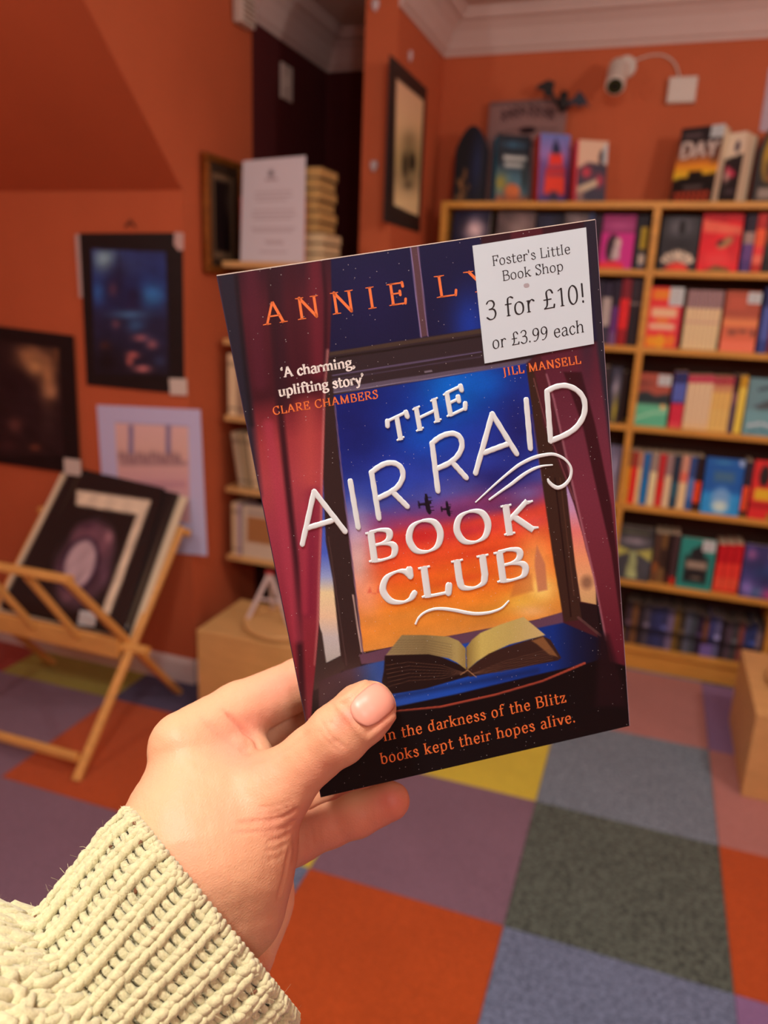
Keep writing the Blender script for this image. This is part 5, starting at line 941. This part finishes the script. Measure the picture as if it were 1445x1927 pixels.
stk(((895, 945), (922, 920), (940, 904), (958, 889), (975, 876), (991, 867), (1005, 861), (1020, 857), (1042, 855), (1062, 864), (1074, 880), (1073, 898), (1063, 912), (1050, 918), (1040, 914), (1033, 907), (1031, 902)), [2.5, 4, 5, 6.5, 7, 7, 6, 5, 5.5, 7, 8, 7, 4])
stk(((921, 940), (946, 922), (962, 911), (976, 900), (990, 890), (1005, 882), (1020, 877), (1039, 875)), [4, 5, 6.5, 7, 6.5, 6, 4, 2.5])
stk(((782, 1174), (788, 1162), (800, 1152), (818, 1146), (838, 1146), (858, 1149), (878, 1153), (895, 1155), (912, 1154), (927, 1151), (944, 1144), (957, 1131)), [3.5, 4, 4.5, 5.5, 6.5, 7, 7, 6.5, 6, 5, 4, 3])
line_text(tp, 'THE', (733, 838), (879, 768), (-8, -45), thick=.22, thin=.10, serif=.115, track=.10)
line_text(tp, 'BOOK', (693, 1060), (1010, 997), (-8, -58), thick=.23, thin=.085, serif=.12, track=.20, nib=10)
line_text(tp, 'CLUB', (716, 1142), (996, 1086), (-8, -59), thick=.23, thin=.085, serif=.12, track=.06, nib=10)
penmesh('title_lettering', tp, EMBOSS, .00034, .00001)
# price sticker
stq = [(888.5, 462.5), (1102, 428), (1117, 647), (911.5, 684)]; nW = -(nN @ CM)
a = [cvpx(x, y) for x, y in stq]; sV = [p+nW*.0001 for p in a]+[p+nW*.00032 for p in a]
sk = mesh('price_sticker', sV, [(0, 1, 2, 3), (4, 7, 6, 5), (0, 4, 5, 1), (1, 5, 6, 2), (2, 6, 7, 3), (3, 7, 4, 0)], STICK, hb, world=True); sk['label'] = 'white price sticker'
def stext(): 
    p = Pen()
    line_text(p, "Foster's Little", (926, 501), (1073, 477), (-2, -19), thick=.11, thin=.055, serif=.10, track=.03); line_text(p, 'Book Shop', (945, 529), (1060, 509), (-2, -19), thick=.11, thin=.055, serif=.10, track=.03)
    line_text(p, '3 for \u00a310!', (914, 603), (1103, 568), (-3, -35), thick=.10, thin=.05, serif=.10, track=.05); line_text(p, 'or \u00a33.99 each', (926, 657), (1099, 625), (-2, -24), thick=.105, thin=.05, serif=.10, track=.04)
    return p
V = stext(); penmesh('sticker_lettering', V, INK, .00001, .00034, par=sk)
dpn = Pen(); dpn.ribbon([(988.5, 537.5), (991.5, 537)], 8); penmesh('smudge', dpn, mat('grey_smudge', (176, 168, 170), .8), .00001, .00034, par=sk)
# pale title on the thriller on the bookcase
dt = Pen(); hh = .2; dt.text('DAY', thick=.26, thin=.17, serif=.05, track=.02, R=(1, 0), U=(0, 1), origin=(0, 0))
fcv = [c for c in db.children if c.name.startswith('front_cover')][0]; co = [v.co for v in fcv.data.vertices]; wd_ = max(v.x for v in co); hg = max(v.z for v in co); adv = (76+80+70)/100
DAY = mesh('title_lettering', [(.06*wd_+x*wd_*.86/adv, -.0004, hg*.60+y*hg*.20) for x, y, _ in dt.V], dt.F, mat('pale_ink', (226, 214, 204), .6), db)
# ------------------------------------------------------------------ the person's hand: one continuous surface from a blended distance field (camera frame, metres)
def smin(a, b, k):
    h = np.clip(.5+.5*(b-a)/k, 0, 1); return b*(1-h)+a*h-k*h*(1-h)
def cone(P, a, b, ra, rb):
    ba = b-a; t = np.clip(((P-a) @ ba)/(ba @ ba), 0, 1); return np.linalg.norm(P-a-t[:, None]*ba, axis=1)-(ra+(rb-ra)*t)
def J(px, py, d, r): return (pd(px, py, d), r/1000.0)
palm = [(J(290, 1790, .276, 26), J(368, 1622, .2865, 27)), (J(358, 1590, .286, 25), J(352, 1420, .300, 13.5)), (J(410, 1600, .292, 24), J(420, 1450, .309, 15)), (J(440, 1590, .290, 22), J(505, 1497, .2925, 14.5)),
        (J(452, 1600, .296, 20), J(430, 1700, .292, 22)), (J(476, 1588, .333, 16), J(463, 1690, .333, 18.5)), (J(463, 1690, .333, 18.5), J(432, 1780, .325, 20)), (J(430, 1470, .318, 15), J(480, 1530, .330, 14)), (J(395, 1500, .297, 19), J(350, 1560, .290, 22))]
thumb = [(J(505, 1497, .2925, 14.2), J(590, 1419, .2880, 10.3)), (J(590, 1419, .2880, 10.3), J(636, 1382, .2845, 11.0)), (J(636, 1382, .2845, 11.0), J(684, 1341, .2838, 10.6)), (J(684, 1341, .2838, 10.6), J(697, 1331, .2842, 9.3))]
index = [(J(345, 1402, .3015, 13.2), J(450, 1340, .320, 12.3)), (J(450, 1340, .320, 12.3), J(570, 1284, .337, 11.0)), (J(570, 1284, .337, 11), J(690, 1262, .345, 9.5)), (J(690, 1262, .345, 9.5), J(762, 1268, .342, 8.2))]
middle = [(J(425, 1450, .320, 12.5), J(500, 1404, .334, 10.8)), (J(500, 1404, .334, 10.8), J(590, 1352, .345, 9.8)), (J(590, 1352, .345, 9.8), J(710, 1335, .349, 9.2)), (J(710, 1335, .349, 9.2), J(785, 1345, .344, 8.2))]
ring = [(J(470, 1540, .330, 12.5), J(590, 1482, .343, 9.8)), (J(590, 1482, .343, 9.8), J(690, 1440, .348, 9.0)), (J(690, 1440, .348, 9.0), J(760, 1425, .345, 8.0))]
pinky = [(J(480, 1612, .330, 13), J(560, 1580, .325, 9.6)), (J(560, 1580, .325, 9.6), J(622, 1553, .321, 8.6)), (J(622, 1553, .321, 8.6), J(672, 1533, .319, 8.9)), (J(672, 1533, .319, 8.9), J(735, 1507, .3165, 7.9))]
web = [(J(395, 1415, .309, 12), J(448, 1394, .3165, 10)), (J(400, 1445, .306, 14), J(462, 1432, .310, 11.5))]
def chain(P, ch, k):
    d = None
    for (a, ra), (b, rb) in ch: c = cone(P, a, b, ra, rb); d = c if d is None else smin(d, c, k)
    return d
def hand_sdf(P):
    d = chain(P, palm, .010)
    d = smin(d, chain(P, web, .004), .007)
    d = smin(d, chain(P, index, .0025), .0045); d = smin(d, chain(P, thumb, .0035), .006)
    for ch in (middle, ring, pinky): d = smin(d, chain(P, ch, .0025), .0025)
    return d
def surface_nets(fn, lo, hi, h):
    lo = np.array(lo); n = np.ceil((np.array(hi)-lo)/h).astype(int)+1
    cs = 4; nc = n//cs+2      # coarse pass finds the shell
    g = np.stack(np.meshgrid(*[lo[i]+np.arange(nc[i])*h*cs for i in range(3)], indexing='ij'), -1).reshape(-1, 3)
    dc = fn(g).reshape(nc); near = np.abs(dc) < h*cs*1.9+.004
    n = nc*cs; D = np.repeat(np.repeat(np.repeat(np.where(dc > 0, 1., -1.), cs, 0), cs, 1), cs, 2)[:n[0], :n[1], :n[2]]
    m = np.zeros(n, bool); nm = near.copy()
    for ax in range(3): nm[tuple(slice(1, None) if i == ax else slice(None) for i in range(3))] |= near[tuple(slice(None, -1) if i == ax else slice(None) for i in range(3))]; nm[tuple(slice(None, -1) if i == ax else slice(None) for i in range(3))] |= near[tuple(slice(1, None) if i == ax else slice(None) for i in range(3))]; near = nm.copy()
    m = np.repeat(np.repeat(np.repeat(nm, cs, 0), cs, 1), cs, 2); idx = np.argwhere(m)
    for s in range(0, len(idx), 400000): q = idx[s:s+400000]; D[q[:, 0], q[:, 1], q[:, 2]] = fn(lo+q*h)
    S = D < 0; nx, ny, nz = D.shape
    cor = [(i, j, k) for i in (0, 1) for j in (0, 1) for k in (0, 1)]; sub = lambda A, c: A[c[0]:nx-1+c[0], c[1]:ny-1+c[1], c[2]:nz-1+c[2]]
    cnt = sum(sub(S, c).astype(np.int8) for c in cor); act = (cnt > 0) & (cnt < 8); cells = np.argwhere(act)
    num = np.zeros((len(cells), 3)); den = np.zeros(len(cells))
    for c in cor:
        for ax in range(3):
            if c[ax]: continue
            c2 = list(c); c2[ax] = 1
            a = D[cells[:, 0]+c[0], cells[:, 1]+c[1], cells[:, 2]+c[2]]; b = D[cells[:, 0]+c2[0], cells[:, 1]+c2[1], cells[:, 2]+c2[2]]
            x = (a < 0) != (b < 0); t = np.where(x, a/(a-b+1e-20), 0); p = np.array(c, float)+np.zeros((len(cells), 3)); p[:, ax] += t; num += p*x[:, None]; den += x
    V = lo+(cells+num/den[:, None])*h; ids = -np.ones(act.shape, int); ids[tuple(cells.T)] = np.arange(len(cells)); F_ = []
    for ax in range(3):
        o = [i for i in range(3) if i != ax]; A0 = S[tuple(slice(None, -1) if i == ax else slice(None) for i in range(3))]; A1 = S[tuple(slice(1, None) if i == ax else slice(None) for i in range(3))]
        e = np.argwhere(A0 != A1); e = e[(e[:, o[0]] > 0) & (e[:, o[1]] > 0) & (e[:, o[0]] < S.shape[o[0]]-1) & (e[:, o[1]] < S.shape[o[1]]-1)]
        q = []
        for (u, v) in ((1, 1), (0, 1), (0, 0), (1, 0)): c = e.copy(); c[:, o[0]] -= u; c[:, o[1]] -= v; q.append(ids[c[:, 0], c[:, 1], c[:, 2]])
        q = np.stack(q, 1); fl_ = A0[tuple(e.T)]; flip = fl_ if ax != 1 else ~fl_; q[~flip] = q[~flip][:, ::-1]; F_.append(q[(q >= 0).all(1)])
    return V, np.vstack(F_)
pts_ = [p for ch in (palm, thumb, index, middle, ring, pinky) for ab in ch for p in ab]
lo = np.min([p-r for p, r in pts_], 0)-.004; hi = np.max([p+r for p, r in pts_], 0)+.004
HV, HF = surface_nets(hand_sdf, lo, hi, .0009)
# gradient normals, then skin folds pressed in along their lines
def grad(P, e=.0004):
    g = np.stack([hand_sdf(P+np.eye(3)[i]*e)-hand_sdf(P-np.eye(3)[i]*e) for i in range(3)], 1); return g/(np.linalg.norm(g, axis=1, keepdims=True)+1e-9)
HN = grad(HV)
hx, hy = W/2+F*HV[:, 0]/HV[:, 2], H/2-F*HV[:, 1]/HV[:, 2]; facing = np.clip(-(HN*HV/np.linalg.norm(HV, axis=1, keepdims=True)).sum(1), 0, 1)
def pl_dist(pts):
    Q = crom(pts, 5) if len(pts) > 2 else np.array(pts, float); d = np.full(len(hx), 1e9)
    for a, b in zip(Q[:-1], Q[1:]):
        e = b-a; wx = hx-a[0]; wy = hy-a[1]; t = np.clip((wx*e[0]+wy*e[1])/(e @ e+1e-9), 0, 1); d = np.minimum(d, np.hypot(wx-t*e[0], wy-t*e[1]))
    ee = Q[-1]-Q[0]; tt_ = np.clip(((hx-Q[0][0])*ee[0]+(hy-Q[0][1])*ee[1])/(ee @ ee), 0, 1)
    return d+60*np.clip(.16-np.minimum(tt_, 1-tt_*.9), 0, 1)*.5
disp = np.zeros(len(HV)); front = (facing > .12)
folds = [([(440, 1548), (484, 1545), (520, 1541), (542, 1533), (560, 1522)], 4.2, .75), ([(432, 1566), (476, 1566), (515, 1562), (540, 1554), (556, 1544)], 4, .6), ([(500, 1584), (525, 1578), (545, 1567)], 4.5, .6), ([(478, 1520), (515, 1518), (545, 1508)], 4, .35), ([(495, 1602), (520, 1598), (538, 1588)], 4, .4), ([(470, 1532), (510, 1531), (546, 1518)], 3, .35), ([(480, 1574), (515, 1571), (546, 1556)], 3, .4), ([(500, 1618), (522, 1614), (534, 1606)], 3, .3), ([(460, 1552), (490, 1553), (520, 1550)], 3, .3),
         ([(604, 1352), (612, 1368), (622, 1384), (640, 1400), (650, 1405)], 3.2, .42), ([(612, 1360), (628, 1362), (640, 1374)], 3, .3), ([(598, 1365), (606, 1384), (622, 1400), (640, 1416)], 3, .3), ([(622, 1398), (636, 1396), (652, 1412)], 3, .28),
         ([(421, 1337), (442, 1358), (462, 1378), (480, 1392), (486, 1408)], 5, 1.2), ([(380, 1352), (410, 1378), (440, 1402), (470, 1420)], 7, .45), ([(350, 1392), (390, 1420), (430, 1436), (468, 1440)], 7, .12), ([(352, 1424), (390, 1448), (430, 1456), (470, 1446)], 8, .12), ([(470, 1436), (500, 1428), (540, 1412), (580, 1380)], 8, .25),
         ([(548, 1628), (555, 1604), (553, 1580)], 5, .5), ([(520, 1700), (534, 1650), (544, 1600)], 4, .6)]
for pts, w, a in folds: disp -= front*a*.00085*np.exp(-(pl_dist(pts)/(w*.8))**2)
sm = lambda x, y, rx, ry, rot=0.: np.exp(-((((hx-x)*math.cos(rot)+(hy-y)*math.sin(rot))/rx)**2+((-(hx-x)*math.sin(rot)+(hy-y)*math.cos(rot))/ry)**2))
disp += front*(.0012*sm(450, 1400, 20, 16, .6)+.0007*sm(622, 1376, 16, 26, .85)+.0008*sm(320, 1385, 26, 26))       # padded fold, knuckle bulge
tax = np.array([.77, -.64])         # thumb direction in the picture
nail_c = (702, 1326); u_ = (hx-nail_c[0])*tax[0]+(hy-nail_c[1])*tax[1]; v_ = -(hx-nail_c[0])*tax[1]+(hy-nail_c[1])*tax[0]
rr = np.maximum(np.abs(u_+2)/43, np.abs(v_)/38); nailm = (hx > 620) & (hy < 1420) & (facing > .02)
disp -= nailm*.0007*np.clip((1.10-rr)/.14, 0, 1); disp += nailm*.00035*np.exp(-((rr-1.2)/.1)**2)
disp += .00010*smooth_noise(HV[:, 0]+HV[:, 2]*.3, HV[:, 1]+HV[:, 2]*.5, 900, 31)*1.0
HV = HV+HN*disp[:, None]
# natural skin colour variation
base = np.array([226, 170, 128.]); hc = np.zeros((len(HV), 3))+base
def tint(a, c): 
    global hc
    a = np.clip(a, 0, 1)[:, None]; hc = hc*(1-a)+np.array(c, float)*a
tint(.35*(.5+.5*smooth_noise(HV[:, 0], HV[:, 1], 130, 41)), (224, 146, 116)); tint(.55*sm(470, 1362, 60, 30, -.4), (222, 130, 110)); tint(.5*sm(530, 1290, 60, 34, -.4), (224, 132, 112)); tint(.5*sm(450, 1420, 60, 30, .5), (222, 138, 114)); tint(.55*sm(655, 1350, 20, 34, .8), (214, 116, 98)); tint(.5*sm(610, 1440, 60, 20, -.7), (222, 140, 112))
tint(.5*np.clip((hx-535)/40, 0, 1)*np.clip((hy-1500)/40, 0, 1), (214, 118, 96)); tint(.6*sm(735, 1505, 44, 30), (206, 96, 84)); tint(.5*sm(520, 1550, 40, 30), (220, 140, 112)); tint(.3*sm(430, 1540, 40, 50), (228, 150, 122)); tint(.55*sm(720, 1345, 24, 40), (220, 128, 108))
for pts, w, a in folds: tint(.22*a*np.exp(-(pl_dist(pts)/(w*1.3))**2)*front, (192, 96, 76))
def skin(name, rough=.52):
    mt, nt, b = _nt(name); N = nt.nodes; Lk = nt.links
    a = N.new('ShaderNodeAttribute'); a.attribute_name = 'Col'; Lk.new(a.outputs['Color'], b.inputs['Base Color'])
    b.inputs['Roughness'].default_value = rough; b.inputs['Specular IOR Level'].default_value = .38
    b.inputs['Subsurface Weight'].default_value = .22; b.inputs['Subsurface Radius'].default_value = (1.0, .35, .2); b.inputs['Subsurface Scale'].default_value = .0035
    tc = N.new('ShaderNodeTexCoord'); v = N.new('ShaderNodeTexVoronoi'); v.inputs['Scale'].default_value = 900; v.feature = 'DISTANCE_TO_EDGE'
    mp = N.new('ShaderNodeMapping'); mp.inputs['Scale'].default_value = (1, .6, 1); mp.inputs['Rotation'].default_value = (.3, .5, .9); Lk.new(tc.outputs['Object'], mp.inputs[0]); Lk.new(mp.outputs[0], v.inputs['Vector'])
    n = N.new('ShaderNodeTexNoise'); n.inputs['Scale'].default_value = 420; n.inputs['Detail'].default_value = 5; Lk.new(mp.outputs[0], n.inputs['Vector'])
    ad = N.new('ShaderNodeMath'); ad.operation = 'ADD'; Lk.new(v.outputs['Distance'], ad.inputs[0]); Lk.new(n.outputs['Fac'], ad.inputs[1])
    bp = N.new('ShaderNodeBump'); bp.inputs['Strength'].default_value = .25; bp.inputs['Distance'].default_value = .0005; Lk.new(ad.outputs[0], bp.inputs['Height']); Lk.new(bp.outputs[0], b.inputs['Normal'])
    return mt
SKIN = skin('skin'); porg = c2w(pd(372, 1618, .2835))
pe = empty('person', porg, 'person\u2019s left hand holding up the novel, wrist in a cream chunky-knit cuff', 'person')
hand = mesh('hand', c2w(HV)-porg, HF, SKIN, pe, smooth=True, col=lin(hc))
# thumbnail: curved plate lying in its bed
def ray_hit(px, py):
    d = pd(px, py, 1.0); t = .24
    for _ in range(60):
        s = hand_sdf((d*t)[None])[0]
        if s < .00002: break
        t += s/np.linalg.norm(d)*.9
    return d*t
nv = []; nc_ = []; nr, nk = 17, 17
for i in range(nr):
    s = -1+2*i/(nr-1)
    for k in range(nk):
        t = -1+2*k/(nk-1); ww = 34*(1-.10*max(0, -s)**2)*(1-.28*max(0, abs(s)-.35)**1.6*1.2)
        uu = 36*s+(6*(1-t*t) if s > 0 else 0)*s*1.2-(9*(1-t*t))*max(0, -s)**2*1.0; vv = ww*t
        q = ray_hit(nail_c[0]+tax[0]*uu-tax[1]*vv, nail_c[1]+tax[1]*uu+tax[0]*vv); g = grad(q[None])[0]
        nv.append(q+g*(-.00035+.00055*(1-abs(t)**3)*(.5+.5*(s+1)/2))); 
        white = max(0, (s-.86)/.14); lun = max(0, 1-((s+.95)/.28)**2-(t/.6)**2)*.0
        nc_.append(lin(np.array([234, 160, 136])*(1-white)+np.array([244, 214, 196])*white))
nF = [(i*nk+k, i*nk+k+1, (i+1)*nk+k+1, (i+1)*nk+k) for i in range(nr-1) for k in range(nk-1)]
NAIL = print_mat('fingernail', .38, .4, 0)
nl = mesh('thumbnail', c2w(np.array(nv))-porg, nF, NAIL, hand, smooth=True, col=np.array(nc_)); nl['label'] = 'pink thumbnail with a pale tip'
sd_ = nl.modifiers.new('thick', 'SOLIDIFY'); sd_.thickness = .0004
# ------------------------------------------------------------------ knitted sleeve
ax = np.array([-.691, -.562, -.454]); ax /= np.linalg.norm(ax); c0_ = pd(396, 1716, .278)
e1 = np.array([-.631, .776, 0.]); e1 -= ax*(e1 @ ax); e1 /= np.linalg.norm(e1); e2 = np.cross(ax, e1); e2 = -e2 if e2[2] > 0 else e2     # e2 points to the camera
def prof(s):       # half widths of the sleeve at distance s from the cuff edge
    g = np.clip((s-.040)/.026, 0, 1); g = g*g*(3-2*g); f_ = 1-.035*np.exp(-(s/.006)**2)
    t = np.minimum(s, .038)*.22; return (.0475*f_-t+.034*g), (.0335*f_-t*.3+.026*g)
bend = lambda s: np.clip(s-.045, 0, 1)**2*1.2
def sp(th, s, off=0.0):
    a, b = prof(s); ct, st = np.cos(th), np.sin(th); ctr = c0_+ax*s+e1*bend(s)*1.0
    n = np.array([ct/a, st/b]); n /= np.linalg.norm(n); return ctr+e1*(a*ct+off*n[0])+e2*(b*st+off*n[1])
NR = 26
# equal arc spacing of rib angles
tt = np.linspace(0, 2*math.pi, 2001); xx, yy = .0475*np.cos(tt), .0335*np.sin(tt); arc = np.concatenate([[0], np.cumsum(np.hypot(np.diff(xx), np.diff(yy)))]); PER = arc[-1]
def th_of(u): return np.interp((u % 1)*PER, arc, tt)
rj = np.random.default_rng(5)
# base cloth
nu, ns = 208, 90; S_ = np.linspace(0, .17, ns); bv = []
for s in S_:
    for k in range(nu):
        u = k/nu; r = -.0006+.0011*math.cos(2*math.pi*u*NR)*(1 if s < .06 else .4); bv.append(sp(th_of(u), s, r))
bv = np.array(bv); bF = [(i*nu+k, i*nu+(k+1) % nu, (i+1)*nu+(k+1) % nu, (i+1)*nu+k) for i in range(ns-1) for k in range(nu)]
inner = np.array([sp(th_of(k/nu), s, -.0042) for s in (0.0, .012, .035) for k in range(nu)]); o_ = len(bv); bv = np.vstack([bv, inner])
bF += [(k, o_+k, o_+(k+1) % nu, (k+1) % nu) for k in range(nu)]+[(o_+i*nu+k, o_+(i+1)*nu+k, o_+(i+1)*nu+(k+1) % nu, o_+i*nu+(k+1) % nu) for i in range(2) for k in range(nu)]
def wool(name, rgb):
    mt, nt, b = _nt(name); N = nt.nodes; Lk = nt.links; c = lin(rgb)
    b.inputs['Roughness'].default_value = .9; b.inputs['Specular IOR Level'].default_value = .15; b.inputs['Sheen Weight'].default_value = .35; b.inputs['Sheen Roughness'].default_value = .5
    tc = N.new('ShaderNodeTexCoord'); n = N.new('ShaderNodeTexNoise'); n.inputs['Scale'].default_value = 700; n.inputs['Detail'].default_value = 6; n.inputs['Roughness'].default_value = .7; Lk.new(tc.outputs['Object'], n.inputs['Vector'])
    r = N.new('ShaderNodeValToRGB'); r.color_ramp.elements[0].position = .3; r.color_ramp.elements[1].position = .62; r.color_ramp.elements[0].color = tuple(c*.78)+(1,); r.color_ramp.elements[1].color = tuple(np.clip(c*1.06, 0, 1))+(1,)
    Lk.new(n.outputs['Fac'], r.inputs[0]); Lk.new(r.outputs[0], b.inputs['Base Color'])
    bp = N.new('ShaderNodeBump'); bp.inputs['Strength'].default_value = .55; bp.inputs['Distance'].default_value = .0012; Lk.new(n.outputs['Fac'], bp.inputs['Height']); Lk.new(bp.outputs[0], b.inputs['Normal']); return mt
WOOL = wool('cream_wool', (216, 206, 158))
slv = mesh('sleeve', c2w(bv)-porg, bF, WOOL, pe, smooth=True); slv['label'] = 'cream chunky ribbed knit cuff and sleeve'
# stitches: every loop of yarn a small curved lozenge
SVn, SFn = [], []; cnt_ = [0]
def yarn(P, r, flat=1.0, n=7):
    """short fat yarn segment through points P (camera frame) with radii r"""
    P = np.asarray(P, float); m_ = len(P); d = np.gradient(P, axis=0); d /= np.linalg.norm(d, axis=1, keepdims=True); b = cnt_[0]; u = np.cross(d[0], (.21, .33, .92)); V = []
    for i in range(m_):
        u = u-d[i]*(u @ d[i]); u /= np.linalg.norm(u); v = np.cross(d[i], u)
        for k in range(n): a = 2*math.pi*k/n; V.append(P[i]+(u*math.cos(a)+v*math.sin(a))*r[i])
    SVn.extend(V); cnt_[0] += len(V)
    SFn.extend([(b+i*n+k, b+i*n+(k+1) % n, b+(i+1)*n+(k+1) % n, b+(i+1)*n+k) for i in range(m_-1) for k in range(n)]+[tuple(b+k for k in range(n-1, -1, -1)), tuple(b+(m_-1)*n+k for k in range(n))])
ROW = .0030; du = 1.0/NR
def vis(th): return math.sin(th) > -.35
for rib in range(NR):
    u0 = rib/NR
    if not vis(th_of(u0)): continue
    nrow = int(.052/ROW)
    ph = rj.uniform(0, 1)
    for r_ in range(nrow):
        s0 = (r_+ph*.6)*ROW+.0004
        wob = .03*math.sin(r_*.5+rib)
        for sd in (-1, 1):     # two legs of the knit column
            uu = u0+du*(.0+wob*.3)+sd*du*.14; j = rj.normal(0, 1, 6); pts = []
            for t in (-1, -.5, 0, .5, 1):
                pts.append(sp(th_of(uu+sd*du*.085*t+du*.012*j[0]), max(0, s0+t*.0027+.0003*j[1]), .0016+.0009*(1-t*t)+.00018*j[2]-.0005*t))
            R_ = .00152+.00012*j[3]; yarn(pts, [R_*.45, R_*.95, R_*1.08, R_*.95, R_*.45])
        # purl loops in the valley
        for q, lay in ((0, 0),):
            j = rj.normal(0, 1, 4); pts = []
            for t in (-1, -.5, 0, .5, 1): pts.append(sp(th_of(u0+du*.5+du*.37*t), max(0, s0+.0010+.0009*(1-t*t)*(1 if r_ % 2 else .8)+.0002*j[1]), -.0006+.0017*(1-t*t)+.00015*j[2]))
            yarn(pts, [.0012, .00135, .00138, .00135, .0012], n=7)
# cast-on edge: a row of fat loops over the rim
for k in range(NR*4):
    u = k/(NR*4)
    if not vis(th_of(u)): continue
    j = rj.normal(0, 1, 3); rib_h = .5+.5*math.cos(2*math.pi*u*NR); yarn([sp(th_of(u+du*.02*j[0]), s, o) for s, o in ((.0030, .0008+.0016*rib_h), (.0010, .0016+.0016*rib_h), (-.0006, .0004+.001*rib_h), (-.0002, -.0016), (.0016, -.0032))], [.0008, .0014, .0015, .0013, .0008])
st_ = mesh('rib_stitches', c2w(np.array(SVn))-porg, SFn, WOOL, slv, smooth=True); st_['kind'] = 'stuff'
# body of the sleeve: bobbly cable loops
SVn, SFn = [], []; cnt_ = [0]
for _ in range(3600):
    u = rj.uniform(0, 1); th = th_of(u)
    if not vis(th): continue
    s = rj.uniform(.045, .15); a = rj.uniform(0, math.pi); L = rj.uniform(.0040, .0065); j = rj.normal(0, 1, 3); pts = []
    for t in (-1, -.6, 0, .6, 1): pts.append(sp(th_of(u+L*math.cos(a+.9*t)*t/PER*.8), s+L*math.sin(a+.9*t)*t, -.0012+.0046*(1-t*t)+.0006*j[0]))
    R_ = .0019+.0002*j[1]; yarn(pts, [R_*.5, R_*.95, R_*1.1, R_*.95, R_*.5])
st2 = mesh('cable_stitches', c2w(np.array(SVn))-porg, SFn, WOOL, slv, smooth=True); st2['kind'] = 'stuff'
# fuzz and a few brown flecks
FV, FF = [], []
for _ in range(12000):
    u = rj.uniform(0, 1); th = th_of(u)
    if not vis(th): continue
    s = rj.uniform(0, .13); p = sp(th, s, .0022); nrm = sp(th, s, .01)-sp(th, s, .0); nrm /= np.linalg.norm(nrm); d = rj.normal(0, 1, 3); d -= nrm*(d @ nrm)*.6; d /= np.linalg.norm(d); L = rj.uniform(.0015, .0045); w = .000045
    c = rj.normal(0, 1, 3); c /= np.linalg.norm(c); P_ = [p+d*L*t+nrm*L*.55*t*(1-.5*t)+c*L*.35*t*t for t in (0, .33, .66, 1)]; sdv = np.cross(d, nrm); sdv /= np.linalg.norm(sdv)+1e-9; b = len(FV)
    for q in P_: FV += [q-sdv*w, q+sdv*w]
    FF += [(b+2*i, b+2*i+1, b+2*i+3, b+2*i+2) for i in range(3)]
fz = mesh('wool_fuzz', c2w(np.array(FV))-porg, FF, WOOL, slv); fz['kind'] = 'stuff'
SVn, SFn = [], []; cnt_ = [0]
for (x, y) in ((210, 1592), (254, 1546), (202, 1532), (265, 1588), (256, 1680), (290, 1742), (362, 1782), (64, 1727), (480, 1868)):
    # find the nearest point of the sleeve under this spot
    best = None
    for u in np.linspace(0, 1, 160):
        if not vis(th_of(u)): continue
        for s in np.linspace(.001, .12, 60):
            q = sp(th_of(u), s, .0026); X_ = W/2+F*q[0]/q[2]; Y_ = H/2-F*q[1]/q[2]; e = (X_-x)**2+(Y_-y)**2+(0 if math.sin(th_of(u)) > 0 else 1e5)
            if best is None or e < best[0]: best = (e, q, u, s)
    q = best[1]; d = rj.normal(0, 1, 3); d /= np.linalg.norm(d); yarn([q-d*.0012, q, q+d*.0012], [.0003, .0007, .0002], n=6)
fk = mesh('brown_flecks', c2w(np.array(SVn))-porg, SFn, mat('brown_fleck', (120, 80, 50), .8), slv); fk['kind'] = 'stuff'
